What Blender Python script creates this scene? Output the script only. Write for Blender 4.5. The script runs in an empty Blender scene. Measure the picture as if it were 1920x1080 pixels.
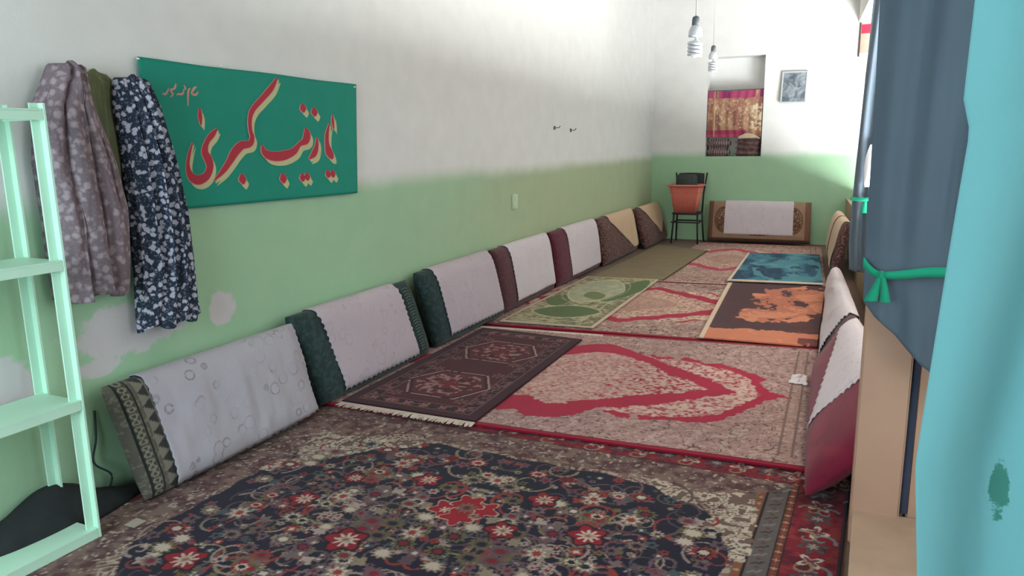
import bpy, bmesh, math, random
import numpy as np
from mathutils import Vector, Matrix
from math import sin, cos, pi, radians, sqrt
S = bpy.context.scene
COL = S.collection
# ------------------------------------------------------------------ camera
F, PITCH, YAW, ROLL, CH = 1380.0, radians(11.1), radians(24.9), radians(0.8), 1.55
fw = Vector((-sin(YAW)*cos(PITCH), cos(YAW)*cos(PITCH), -sin(PITCH)))
rt = Vector((cos(YAW), sin(YAW), 0)); up = rt.cross(fw)
CR = rt*cos(ROLL) - up*sin(ROLL); CU = up*cos(ROLL) + rt*sin(ROLL)
cd = bpy.data.cameras.new('camera'); cam = bpy.data.objects.new('camera', cd); COL.objects.link(cam)
cd.sensor_width = 36; cd.lens = F/1920*36; cd.clip_start = 0.05
m = Matrix.Identity(4)
for i in range(3):
    m[i][0] = CR[i]; m[i][1] = CU[i]; m[i][2] = -fw[i]
m[2][3] = CH
cam.matrix_world = m
S.camera = cam
def ray(px, py): return fw + CR*((px-960)/F) - CU*((py-540)/F)
def on_x(px, py, x): d = ray(px, py); t = x/d.x; return Vector((0, 0, CH)) + d*t
def on_y(px, py, y): d = ray(px, py); t = y/d.y; return Vector((0, 0, CH)) + d*t
# ------------------------------------------------------------------ light
S.view_settings.view_transform = 'Standard'; S.view_settings.look = 'None'
S.view_settings.gamma = 1; S.view_settings.use_curve_mapping = False
S.view_settings.exposure = 0.0
w = bpy.data.worlds.new('world'); S.world = w; w.use_nodes = True
w.node_tree.nodes['Background'].inputs[0].default_value = (0.75, 0.88, 1.0, 1)
w.node_tree.nodes['Background'].inputs[1].default_value = 1.0
def area(name, loc, aim, sx, sy, power, color):
    l = bpy.data.lights.new(name, 'AREA'); l.shape = 'RECTANGLE'; l.size = sx; l.size_y = sy
    l.energy = power; l.color = color
    o = bpy.data.objects.new(name, l); COL.objects.link(o); o.location = loc
    o.rotation_euler = (Vector(aim)-Vector(loc)).to_track_quat('-Z', 'Y').to_euler()
    return o
# sunlit courtyard ground outside the windows: its light only comes in upwards, over the sill
o = area('courtyard_bounce', (2.1, 5.9, -0.4), (2.1, 5.9, 3.0), 2.6, 6.2, 3500, (0.97, 1.0, 0.99))
# soft sky light through each window on the right
for yy, ly, pw in ((5.0, 2.8, 3), (7.9, 2.2, 3), (10.6, 2.3, 4)):
    area('window_skylight', (0.75, yy, 2.3), (-1.5, yy, 1.2), ly, 1.6, pw, (0.90, 1.0, 0.98))
# daylight from the doorway behind the camera
area('doorway_daylight', (-1.75, -1.35, 1.65), (-2.1, 2.2, 1.2), 1.7, 1.7, 122, (0.76, 0.92, 1.0))
# fill lamp outside an added bay window, making the teal curtain glow
area('bay_curtain_fill', (1.6, 1.7, 1.9), (0.3, 1.6, 1.2), 1.5, 1.6, 30, (0.95, 1.0, 0.97))
# ------------------------------------------------------------------ helpers
def lin(c):
    c = c/255.0
    return c/12.92 if c <= 0.04045 else ((c+0.055)/1.055)**2.4
def C(r, g, b): return (lin(r), lin(g), lin(b), 1.0)
def C3(r, g, b): return np.array((lin(r), lin(g), lin(b)))
class NT:
    def __init__(s, name, rough=0.9):
        s.m = bpy.data.materials.new(name); s.m.use_nodes = True
        s.t = s.m.node_tree; s.n = s.t.nodes; s.b = s.n['Principled BSDF']
        s.b.inputs['Roughness'].default_value = rough
        s.b.inputs['Specular IOR Level'].default_value = 0.25
    def new(s, typ, **k):
        n = s.n.new(typ)
        for a, v in k.items(): setattr(n, a, v)
        return n
    def link(s, a, b): s.t.links.new(a, b)
    def put(s, sock, v):
        if isinstance(v, bpy.types.NodeSocket): s.link(v, sock)
        else: sock.default_value = v
    def math(s, op, a, b=0.0, c=None, clamp=False):
        n = s.new('ShaderNodeMath', operation=op, use_clamp=clamp)
        s.put(n.inputs[0], a); s.put(n.inputs[1], b)
        if c is not None: s.put(n.inputs[2], c)
        return n.outputs[0]
    def mix(s, f, a, b):
        n = s.new('ShaderNodeMix', data_type='RGBA')
        s.put(n.inputs['Factor'], f); s.put(n.inputs['A'], a); s.put(n.inputs['B'], b)
        return n.outputs['Result']
    def noise(s, scale, detail=4, rough=0.55, vec=None, dist=0.0):
        n = s.new('ShaderNodeTexNoise'); n.inputs['Scale'].default_value = scale
        n.inputs['Detail'].default_value = detail; n.inputs['Roughness'].default_value = rough
        n.inputs['Distortion'].default_value = dist
        s.link(vec if vec else s.obj(), n.inputs['Vector']); return n.outputs['Fac']
    def vor(s, scale, vec=None, out='Distance', feature='F1'):
        n = s.new('ShaderNodeTexVoronoi', feature=feature); n.inputs['Scale'].default_value = scale
        s.link(vec if vec else s.obj(), n.inputs['Vector']); return n.outputs[out]
    def obj(s):
        if not hasattr(s, '_o'): s._o = s.new('ShaderNodeTexCoord').outputs['Object']
        return s._o
    def pos(s):
        if not hasattr(s, '_p'):
            s._g = s.new('ShaderNodeNewGeometry'); s._p = s._g.outputs['Position']
        return s._p
    def sep(s, v):
        n = s.new('ShaderNodeSeparateXYZ'); s.link(v, n.inputs[0]); return n.outputs
    def step(s, v, lo, hi):
        n = s.new('ShaderNodeMapRange', interpolation_type='SMOOTHSTEP')
        s.put(n.inputs['Value'], v); n.inputs['From Min'].default_value = lo; n.inputs['From Max'].default_value = hi
        return n.outputs['Result']
    def bump(s, h, strength=0.3, dist=0.01):
        n = s.new('ShaderNodeBump'); n.inputs['Strength'].default_value = strength
        n.inputs['Distance'].default_value = dist
        s.link(h, n.inputs['Height']); s.link(n.outputs[0], s.b.inputs['Normal'])
    def base(s, v): s.put(s.b.inputs['Base Color'], v)
    def mapped(s, scale):
        n = s.new('ShaderNodeMapping'); n.inputs['Scale'].default_value = scale
        s.link(s.obj(), n.inputs[0]); return n.outputs[0]
def plain(name, rgb, rough=0.85, var=0.12, scale=14, bump=0.15):
    t = NT(name, rough)
    n = t.noise(scale, 5)
    d = tuple(x*(1-var*1.6) for x in C(*rgb)[:3])+(1,); l = tuple(min(1, x*(1+var)) for x in C(*rgb)[:3])+(1,)
    t.base(t.mix(n, d, l))
    if bump: t.bump(t.noise(scale*6, 3), bump, 0.004)
    return t.m
def attr_mat(name, var=0.25, scale=260, bump=0.5):
    t = NT(name, 0.95); a = t.new('ShaderNodeAttribute', attribute_name='Col')
    n = t.noise(scale, 2); n2 = t.noise(9, 4)
    k = t.math('ADD', t.math('MULTIPLY', n, var), t.math('MULTIPLY_ADD', n2, 0.25, 1-var*0.5-0.125))
    v = t.new('ShaderNodeVectorMath', operation='SCALE'); t.link(a.outputs['Color'], v.inputs[0]); t.link(k, v.inputs['Scale'])
    t.base(v.outputs[0]); t.b.inputs['Specular IOR Level'].default_value = 0.08
    t.b.inputs['Sheen Weight'].default_value = 0.08
    t.bump(n, bump, 0.003)
    return t.m
def link(name, me, mat=None, parent=None, smooth=False):
    o = bpy.data.objects.new(name, me); COL.objects.link(o)
    if mat: me.materials.append(mat)
    if parent: o.parent = parent
    if smooth: me.polygons.foreach_set('use_smooth', [True]*len(me.polygons))
    return o
def mesh_pd(name, v, f, mat=None, parent=None, smooth=False):
    me = bpy.data.meshes.new(name); me.from_pydata([tuple(p) for p in v], [], f); me.update()
    return link(name, me, mat, parent, smooth)
def tag(o, label, cat, group=None):
    o['label'] = label; o['category'] = cat
    if group: o['group'] = group
    return o
def struct(o, label=None):
    o['kind'] = 'structure'
    if label: o['label'] = label
    return o
def empty(name, loc=(0, 0, 0)):
    o = bpy.data.objects.new(name, None); COL.objects.link(o); o.location = loc
    o.empty_display_size = 0.05; return o
class BM:
    def __init__(s): s.bm = bmesh.new()
    def box(s, x0, x1, y0, y1, z0, z1, bev=0.0):
        r = bmesh.ops.create_cube(s.bm, size=1)
        for v in r['verts']:
            v.co = Vector(((x0+x1)/2+v.co.x*(x1-x0), (y0+y1)/2+v.co.y*(y1-y0), (z0+z1)/2+v.co.z*(z1-z0)))
        if bev:
            es = list({e for v in r['verts'] for e in v.link_edges})
            bmesh.ops.bevel(s.bm, geom=es, offset=bev, segments=2, affect='EDGES')
        return s
    def prism(s, pts, z0, z1):
        b = [s.bm.verts.new((p[0], p[1], z0)) for p in pts]; t = [s.bm.verts.new((p[0], p[1], z1)) for p in pts]
        s.bm.faces.new(b[::-1]); s.bm.faces.new(t); n = len(pts)
        for i in range(n): s.bm.faces.new((b[i], b[(i+1) % n], t[(i+1) % n], t[i]))
        return s
    def tube(s, pts, r, seg=8, closed=False, flat=None):
        pts = [Vector(p) for p in pts]; n = len(pts); rings = []
        rr = r if hasattr(r, '__len__') else [r]*n
        for i, p in enumerate(pts):
            d = (pts[min(i+1, n-1)]-pts[max(i-1, 0)]).normalized()
            a = d.cross(Vector((0, 0, 1)))
            if a.length < 1e-3: a = d.cross(Vector((0, 1, 0)))
            a.normalize(); b = d.cross(a)
            rings.append([s.bm.verts.new(p+(a*cos(2*pi*k/seg)+b*sin(2*pi*k/seg))*rr[i]) for k in range(seg)])
        for i in range(n-1):
            for k in range(seg):
                s.bm.faces.new((rings[i][k], rings[i][(k+1) % seg], rings[i+1][(k+1) % seg], rings[i+1][k]))
        s.bm.faces.new(rings[0][::-1]); s.bm.faces.new(rings[-1])
        return s
    def lathe(s, prof, c, seg=20):
        c = Vector(c); rings = []
        for (r, z) in prof:
            rings.append([s.bm.verts.new(c+Vector((r*cos(2*pi*k/seg), r*sin(2*pi*k/seg), z))) for k in range(seg)])
        for i in range(len(prof)-1):
            for k in range(seg):
                s.bm.faces.new((rings[i][k], rings[i][(k+1) % seg], rings[i+1][(k+1) % seg], rings[i+1][k]))
        s.bm.faces.new(rings[0][::-1]); s.bm.faces.new(rings[-1])
        return s
    def build(s, name, mat, parent=None, smooth=False):
        bmesh.ops.recalc_face_normals(s.bm, faces=s.bm.faces)
        me = bpy.data.meshes.new(name); s.bm.to_mesh(me); s.bm.free()
        return link(name, me, mat, parent, smooth)
def grid_mesh(name, P, mat, parent=None, cols=None, smooth=True, solid=0.0, skirt=None, closed_u=False):
    """P: (nv,nu,3) array"""
    nv, nu = P.shape[:2]
    V = P.reshape(-1, 3)
    idx = np.arange(nv*nu).reshape(nv, nu)
    q = np.stack([idx[:-1, :-1], idx[:-1, 1:], idx[1:, 1:], idx[1:, :-1]], -1).reshape(-1, 4)
    cc = None if cols is None else cols.reshape(-1, 3)
    if skirt is not None:
        ring = np.concatenate([idx[0, :], idx[1:, -1], idx[-1, -2::-1], idx[-2:0:-1, 0]])
        low = V[ring].copy(); low[:, 2] = skirt
        b = len(V); k = np.arange(len(ring)); k2 = (k+1) % len(ring)
        V = np.concatenate([V, low]);
        q = np.concatenate([q, np.stack([ring[k], b+k, b+k2, ring[k2]], -1)])
        if cc is not None: cc = np.concatenate([cc, cc[ring]*0.8])
    me = bpy.data.meshes.new(name)
    me.vertices.add(len(V)); me.vertices.foreach_set('co', V.astype(np.float32).ravel())
    me.loops.add(len(q)*4); me.loops.foreach_set('vertex_index', q.astype(np.int32).ravel())
    me.polygons.add(len(q)); me.polygons.foreach_set('loop_start', np.arange(0, len(q)*4, 4, dtype=np.int32))
    me.polygons.foreach_set('loop_total', np.full(len(q), 4, dtype=np.int32))
    me.update(calc_edges=True)
    if cc is not None:
        a = me.color_attributes.new('Col', 'FLOAT_COLOR', 'POINT')
        a.data.foreach_set('color', np.concatenate([cc, np.ones((len(cc), 1))], 1).astype(np.float32).ravel())
    o = link(name, me, mat, parent, smooth)
    if solid:
        md = o.modifiers.new('thickness', 'SOLIDIFY'); md.thickness = solid; md.offset = 0
    return o
def vnoise(X, Y, scale, seed=0):
    """smooth value noise in numpy, 0..1"""
    x = X*scale+seed*17.13; y = Y*scale-seed*9.7
    xi = np.floor(x).astype(np.int64); yi = np.floor(y).astype(np.int64); xf = x-xi; yf = y-yi
    xf = xf*xf*(3-2*xf); yf = yf*yf*(3-2*yf)
    def h(a, b):
        n = (a*374761393+b*668265263+seed*1442695) & 0xFFFFFFFF
        n = ((n ^ (n >> 13))*1274126177) & 0xFFFFFFFF
        return ((n ^ (n >> 16)) & 0xFFFF)/65535.0
    return (h(xi, yi)*(1-xf)+h(xi+1, yi)*xf)*(1-yf)+(h(xi, yi+1)*(1-xf)+h(xi+1, yi+1)*xf)*yf
def fnoise(X, Y, scale, seed=0, o=3):
    r = 0; a = 0.5
    for k in range(o): r = r+a*vnoise(X, Y, scale*2**k, seed+k); a *= 0.5
    return r/(1-0.5**o)
# ------------------------------------------------------------------ room
XL, YF, ZC, YB = -2.98, 11.85, 3.9, -1.0
def xr(y): return 0.42-0.0605*(y-3.25)          # inner face of the right wall, which runs slightly askew
def wall_paint(name, z0, patches=False):
    t = NT(name, 0.8); x, y, z = t.sep(t.pos())
    n = t.noise(1.3, 4); n2 = t.noise(5, 5)
    lvl = t.math('ADD', z, t.math('MULTIPLY_ADD', n, 0.12, -0.06))
    k = t.step(lvl, z0-0.08, z0+0.08)
    white = t.mix(n2, C(218, 218, 216), C(234, 234, 232))
    green = t.mix(n2, C(156, 196, 160), C(172, 206, 172))
    if patches: green = t.mix(t.math('MULTIPLY', t.step(t.math('ADD', y, t.math('MULTIPLY', n, 2.0)), 4.5, 8.5), 0.75), green, t.mix(n2, C(168, 176, 142), C(180, 186, 152)))  # brownish light bounced off the rugs, painted into the green further down the wall
    c = t.mix(k, green, white)
    if patches:
        nn = t.noise(5.5, 6, 0.62)
        for (py, pz, ry, rz) in ((2.23, 0.73, 0.30, 0.13), (2.80, 0.71, 0.10, 0.10), (1.62, 0.6, 0.18, 0.16), (2.05, 0.60, 0.16, 0.05)):
            a = t.math('DIVIDE', t.math('SUBTRACT', y, py), ry); b = t.math('DIVIDE', t.math('SUBTRACT', z, pz), rz)
            d = t.math('ADD', t.math('MULTIPLY', a, a), t.math('MULTIPLY', b, b))
            d = t.math('ADD', d, t.math('MULTIPLY_ADD', nn, 3.2, -1.6))
            c = t.mix(t.math('SUBTRACT', 1.0, t.step(d, 0.65, 1.05)), c, C(206, 202, 204))
    t.base(c); t.bump(t.noise(3.0, 6), 0.25, 0.03)
    return t.m
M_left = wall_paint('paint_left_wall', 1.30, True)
M_far = wall_paint('paint_far_wall', 1.35)
M_white = plain('white_plaster', (238, 238, 232), 0.85, 0.04, 3)
M_floor = plain('earth_floor', (125, 108, 98), 0.9, 0.2, 6)
M_tan = plain('tan_painted_wood', (190, 150, 128), 0.6, 0.14, 3.0, 0.1)
M_tan2 = plain('tan_sill_paint', (170, 150, 122), 0.7, 0.15, 4)
struct(BM().prism([(XL-0.3, YB), (1.35, YB), (1.35, 3.1), (xr(3.1)+0.3, 3.1), (xr(YF)+0.3, YF+0.4), (XL-0.3, YF+0.4)], -0.12, 0).build('floor', M_floor))
struct(BM().box(XL-0.3, 2.2, YB-0.2, YF+0.5, ZC, ZC+0.15).build('ceiling', plain('dark_ceiling', (120, 104, 88), 0.9, 0.15, 4)))  # unseen ceiling, toned dark to cut the light bounced off it
# left wall, gridded and faintly uneven like hand laid plaster
ny, nz = 220, 60
Y, Z = np.meshgrid(np.linspace(YB, YF+0.3, ny), np.linspace(0, ZC, nz))
X = XL-0.012*fnoise(Y, Z, 1.1, 3)+0.002
P = np.stack([X, Y, Z], -1)
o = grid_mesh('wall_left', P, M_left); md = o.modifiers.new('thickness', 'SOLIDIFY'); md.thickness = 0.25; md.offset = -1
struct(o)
# far wall with a niche
NX0, NX1, NZ0, NZ1 = -2.15, -1.32, 1.31, 2.79
b = BM(); y0, y1 = YF, YF+0.4
b.box(XL-0.2, NX0, y0, y1, 0, ZC); b.box(NX1, 2.2, y0, y1, 0, ZC)
b.box(NX0, NX1, y0, y1, 0, NZ0); b.box(NX0, NX1, y0, y1, NZ1, ZC); b.box(NX0, NX1, y0+0.3, y1, NZ0, NZ1)
struct(b.build('wall_far', M_far))
# back wall behind the camera with a doorway opening
b = BM(); b.box(XL-0.2, -2.75, YB-0.2, YB, 0, ZC).box(-1.05, 2.2, YB-0.2, YB, 0, ZC).box(-2.75, -1.05, YB-0.2, YB, 2.7, ZC)
struct(b.build('wall_back', M_white))
# right wall: low parapet, piers, lintel
PI0, PI1 = 3.0, YF
def rw(y0, y1, z0, z1, t0=0.0, t1=0.30):
    return [(xr(y0)+t0, y0), (xr(y0)+t1, y0), (xr(y1)+t1, y1), (xr(y1)+t0, y1)], z0, z1
b = BM(); b.prism(*rw(3.1, PI1, 0, 0.70)); struct(b.build('wall_right', M_tan2))
b = BM(); b.prism(*rw(3.1, PI1, 3.15, ZC)); struct(b.build('wall_right_lintel', M_white))
for (a, c) in ((3.1, 3.5), (6.45, 6.75), (9.1, 9.35)):
    b = BM(); b.prism(*rw(a, c, 0.70, 3.15, 0.02, 0.28)); struct(b.build('wall_right_pier', M_white))
M_frame = plain('window_frame_paint', (214, 222, 214), 0.5, 0.05, 8, 0)
t = NT('window_glass', 0.05)
t.n.remove(t.b); tr = t.new('ShaderNodeBsdfTransparent'); gl = t.new('ShaderNodeBsdfGlossy'); gl.inputs['Roughness'].default_value = 0.03
mx = t.new('ShaderNodeMixShader'); mx.inputs[0].default_value = 0.06
t.link(tr.outputs[0], mx.inputs[1]); t.link(gl.outputs[0], mx.inputs[2]); t.link(mx.outputs[0], t.n['Material Output'].inputs[0])
M_glass = t.m
for k, (a, c) in enumerate(((3.5, 6.45), (6.75, 9.1), (9.35, YF))):
    root = struct(empty('window_%d' % (k+1), (xr((a+c)/2)+0.2, (a+c)/2, 0.70)))
    ox, oy, oz = root.location
    def wf(a0, a1, z0, z1, t0, t1):
        return [(p[0]-ox, p[1]-oy) for p in rw(a0, a1, 0, 0, t0, t1)[0]], z0-oz, z1-oz
    b = BM(); e = 0.05
    for yy in (a, a+(c-a)/3-e/2, a+2*(c-a)/3-e/2, c-e): b.prism(*wf(yy, yy+e, 0.70, 3.15, 0.18, 0.23))
    for zz in (0.70, 2.3, 3.10): b.prism(*wf(a, c, zz, zz+e, 0.18, 0.23))
    b.build('window_frame', M_frame, root)
    for j in range(3):
        s0 = a+(c-a)*j/3+e/2; s1 = a+(c-a)*(j+1)/3-e/2
        for (z0, z1) in ((0.75, 2.3), (2.35, 3.10)):
            BM().prism(*wf(s0, s1, z0, z1, 0.203, 0.207)).build('pane', M_glass, root)
# outer boundary right of the camera: the side wall of the bay behind the curtains
b = BM(); b.box(1.15, 1.35, YB, 0.9, 0, ZC).box(1.15, 1.35, 2.5, 3.0, 0, ZC).box(1.15, 1.35, 0.9, 2.5, 0, 0.8).box(1.15, 1.35, 0.9, 2.5, 2.6, ZC)
struct(b.build('wall_bay', M_white))
wb = struct(empty('window_4', (1.25, 1.7, 0.8)))  # window added in the bay wall to let the fill lamp in
b = BM()
for yy in (-0.8, -0.025, 0.75): b.box(-0.025, 0.025, yy, yy+0.05, 0, 1.8)
for zz in (0, 1.75): b.box(-0.025, 0.025, -0.8, 0.8, zz, zz+0.05)
b.build('window_frame', M_frame, wb)
for yy in (-0.75, 0.025): BM().box(-0.003, 0.003, yy, yy+0.725, 0.05, 1.75).build('pane', M_glass, wb)
struct(BM().box(0.42, 1.35, 2.98, 3.08, 0, ZC).build('wall_bay_end', M_tan2))
# tan posts and ledge at the end of the right wall
struct(BM().box(0.07, 0.237, 2.93, 3.09, 0.0, ZC, 0.006).build('trim_1', M_tan), 'tan painted wooden post under the navy curtain')
struct(BM().box(0.262, 0.46, 2.96, 3.09, 0.0, ZC, 0.006).build('trim_2', M_tan), 'second tan board beside the dark gap')
struct(BM().box(0.236, 0.263, 2.955, 3.06, 0.15, ZC).build('trim_3', plain('dark_gap_strip', (58, 64, 84), 0.8, 0.3, 5)), 'dark strip between the tan boards')
struct(BM().prism([(0.03, 0.8), (1.1, 0.8), (1.1, 2.95), (0.08, 2.95)], 0.0, 0.14).build('trim_4', plain('tan_ledge', (192, 160, 138), 0.75, 0.2, 5)), 'scuffed tan ledge at the foot of the post')
# ------------------------------------------------------------------ carpets
class Canvas:
    def __init__(s, x0, x1, y0, y1, res):
        s.x0, s.y0, s.res = x0, y0, res
        s.nu = int(round((x1-x0)/res))+1; s.nv = int(round((y1-y0)/res))+1
        s.X, s.Y = np.meshgrid(np.linspace(x0, x1, s.nu), np.linspace(y0, y1, s.nv))
        s.c = np.zeros((s.nv, s.nu, 3))
    def win(s, cx, cy, r):
        i0 = max(0, int((cx-r-s.x0)/s.res)); i1 = min(s.nu, int((cx+r-s.x0)/s.res)+2)
        j0 = max(0, int((cy-r-s.y0)/s.res)); j1 = min(s.nv, int((cy+r-s.y0)/s.res)+2)
        if i0 >= i1 or j0 >= j1: return None
        sl = (slice(j0, j1), slice(i0, i1))
        return sl, s.X[sl]-cx, s.Y[sl]-cy
    def mask(s, m, col, k=1.0):
        s.c[m] = s.c[m]*(1-k)+np.asarray(col)*k
    def flower(s, cx, cy, r, col, petals=8, amp=0.25, rot=0, center=None, ring=None, sq=1.0):
        w_ = s.win(cx, cy, r*1.4)
        if not w_: return
        sl, dx, dy = w_
        dy = dy/sq; rr = np.sqrt(dx*dx+dy*dy); th = np.arctan2(dy, dx)+rot
        e = r*(1-amp+amp*np.cos(petals*th))
        sub = s.c[sl]
        sub[rr < e] = col
        if ring is not None: sub[(rr < e*0.68)] = ring
        if center is not None: sub[(rr < e*0.42)] = center
    def stroke(s, pts, wd, col):
        for k in range(len(pts)-1):
            (ax, ay), (bx, by) = pts[k], pts[k+1]; wk = wd[k] if hasattr(wd, '__len__') else wd
            L = math.hypot(bx-ax, by-ay)
            w_ = s.win((ax+bx)/2, (ay+by)/2, L/2+wk)
            if not w_: continue
            sl, dx, dy = w_
            px = dx+(ax+bx)/2-ax; py = dy+(ay+by)/2-ay
            tt = np.clip((px*(bx-ax)+py*(by-ay))/max(L*L, 1e-9), 0, 1)
            d = np.hypot(px-tt*(bx-ax), py-tt*(by-ay))
            s.c[sl][d < wk/2] = col
    def scroll(s, cx, cy, r, a0, turns, hand, wd, col):
        n = 22; pts = []
        for i in range(n+1):
            f = i/n; a = a0+hand*turns*2*pi*f; rr = r*(1-0.8*f)
            pts.append((cx+rr*cos(a), cy+rr*sin(a)))
        s.stroke(pts, [wd*(1.2-0.7*i/n) for i in range(n)], col)
def carpet(name, cv, z0, thick, label, cat='carpet', warp=None, mat=None, wav=0.003, seed=1, bump=0.5):
    X, Y = cv.X, cv.Y
    Z = z0+thick+wav*(fnoise(X, Y, 1.6, seed)-0.5)*2
    if warp is not None: X, Y = warp(X, Y)
    o = grid_mesh(name, np.stack([X, Y, Z], -1), mat or attr_mat(name+'_pile', 0.3, 260, bump), cols=cv.c, skirt=z0)
    tag(o, label, cat); return o
def quad_warp(x0, x1, y0, y1, q):
    a, b, c, d = [np.array(p) for p in q]      # front-left, front-right, back-right, back-left
    def f(X, Y):
        u = ((X-x0)/(x1-x0))[..., None]; v = ((Y-y0)/(y1-y0))[..., None]
        P = a*(1-u)*(1-v)+b*u*(1-v)+c*u*v+d*(1-u)*v
        return P[..., 0], P[..., 1]
    return f
def fringe(parent, p0, p1, length, z, mat, n=120, seed=2, droop=0.0):
    rnd = random.Random(seed); p0 = Vector(p0); p1 = Vector(p1); d = (p1-p0).normalized(); q = Vector((d.y, -d.x, 0))
    b = BM()
    for i in range(n):
        a = p0.lerp(p1, (i+0.5)/n); l = length*rnd.uniform(0.75, 1.1); w = (p1-p0).length/n*0.62
        e = a+q*l+d*rnd.uniform(-0.01, 0.01)
        vs = [b.bm.verts.new((pt.x, pt.y, z+h)) for pt, h in ((a-d*w, 0.004), (a+d*w, 0.004), (e+d*w*0.6, 0.001), (e-d*w*0.6, 0.001))]
        b.bm.faces.new(vs)
        vs2 = [b.bm.verts.new((pt.x, pt.y, z+h)) for pt, h in ((a-d*w, 0.0), (a+d*w, 0.0), (e+d*w*0.6, 0.0), (e-d*w*0.6, 0.0))]
        b.bm.faces.new(vs2[::-1])
    o = b.build('fringe', mat, parent); o['kind'] = 'stuff'; return o
M_fringe = plain('cream_fringe', (214, 200, 188), 0.95, 0.15, 60)
# --- the big navy carpet in front
rnd = random.Random(7)
BX0, BX1, BY0, BY1 = -2.88, 0.05, 1.0, 3.56
cv = Canvas(BX0, BX1, BY0, BY1, 0.0055)
X, Y = cv.X, cv.Y
MX, MY = -1.43, 2.28
red = C3(132, 28, 46); navy = C3(36, 32, 52); cream = C3(205, 188, 172); beige = C3(150, 132, 112); mauve = C3(112, 84, 92)
brick = C3(150, 58, 52); olive = C3(112, 104, 70); teal = C3(74, 88, 92); tanb = C3(120, 84, 62); dk = C3(44, 26, 34); bluegrey = C3(128, 138, 146)
n1 = fnoise(X, Y, 26, 5, 3)
cv.c[:] = red
cv.mask(n1 > 0.60, brick, 0.6); cv.mask(n1 < 0.36, dk, 0.55)
dR = BX1-X; dL = X-BX0; dT = BY1-Y; dB = Y-BY0
d = np.minimum(np.minimum(dR, dL), np.minimum(dT, dB))
cv.mask(d < 0.015, C3(50, 40, 60))
# border flowers
def border_motif(cx, cy, k, ang):
    if k % 2: cv.flower(cx, cy, 0.06, teal, 6, 0.3, ang, C3(170, 150, 140), C3(96, 60, 66)); cv.scroll(cx+0.03, cy+0.06, 0.05, ang, 0.9, 1, 0.012, bluegrey)
    else:
        cv.flower(cx, cy, 0.055, cream, 4, 0.35, ang, red, mauve)
        cv.scroll(cx-0.03, cy-0.05, 0.05, ang+2, 0.9, -1, 0.012, beige)
for k in range(22):
    cv_y = BY0+0.06+k*0.118
    border_motif(BX1-0.105, cv_y, k, 0.4*k); border_motif(BX0+0.105, cv_y, k, 0.4*k)
for k in range(25):
    border_motif(BX0+0.1+k*0.118, BY1-0.105, k, 0.3*k)
# guard stripes
cv.mask((d > 0.205) & (d < 0.36), C3(104, 94, 92))
farb = ((dT < 0.36) & (dT <= np.minimum(dR, dL)+0.002)) | ((dL < 0.36) & (dL <= dT))
cv.mask((d > 0.205) & (d < 0.235), C3(110, 66, 52)); cv.mask((d > 0.325) & (d < 0.36), C3(124, 92, 66))
cv.mask((d > 0.200) & (d < 0.207), dk); cv.mask((d > 0.233) & (d < 0.24), dk); cv.mask((d > 0.318) & (d < 0.326), dk)
for k in range(42):
    yy = BY0+k*0.062
    for bx in (BX1-0.28, BX0+0.28):
        cv.stroke([(bx-0.02, yy), (bx-0.004, yy+0.016), (bx+0.006, yy+0.010), (bx+0.02, yy+0.03)], 0.008, C3(128, 130, 130) if k % 2 else C3(64, 54, 60)); cv.flower(bx, yy+0.045, 0.012, C3(104, 70, 70), 5, 0.2)
    for bx in (BX1-0.22, BX1-0.342, BX0+0.22, BX0+0.342): cv.flower(bx, yy, 0.012, C3(190, 140, 110), 4, 0.2); cv.flower(bx, yy+0.03, 0.010, C3(170, 60, 60), 4, 0.2)
for k in range(48):
    xx = BX0+k*0.062
    cv.stroke([(xx, BY1-0.30), (xx+0.03, BY1-0.26)], 0.011, bluegrey if k % 2 else dk)
fb = farb & ((dT > 0.205) | (dL < dT)) & ((dL > 0.07) | (dT < dL))
sp = fnoise(X, Y, 60, 77, 2)
cv.mask(fb, C3(112, 86, 84)); cv.mask(fb & (n1 > 0.56), C3(134, 108, 100)); cv.mask(fb & (n1 < 0.40), C3(94, 60, 64)); cv.mask(fb & (sp > 0.72), C3(186, 168, 154))
# brown-grey ground inside, navy field with lobed outline
ins = d > 0.36
cv.mask(ins, C3(112, 84, 80)); cv.mask(ins & (n1 > 0.56), C3(134, 108, 98)); cv.mask(ins & (n1 < 0.40), C3(92, 56, 60)); cv.mask(ins & (sp > 0.74), C3(180, 162, 148))
ax = np.abs(X-MX); ay = np.abs(Y-MY); hx, hy = 1.10, 0.84
lob = 0.03*np.cos(ax*22)+0.02*np.cos(ay*31)
cx_, cy_ = np.clip((ax-0.50)/(hx-0.50), 0, 3), np.clip((ay-0.36)/(hy-0.36), 0, 3)
dist = cx_**1.8+cy_**1.8-1+lob*1.2
field = (dist < 0) & (d > 0.34)
edge = (np.abs(dist-0.05) < 0.045) & (d > 0.355)
cv.mask(field, navy)
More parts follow.
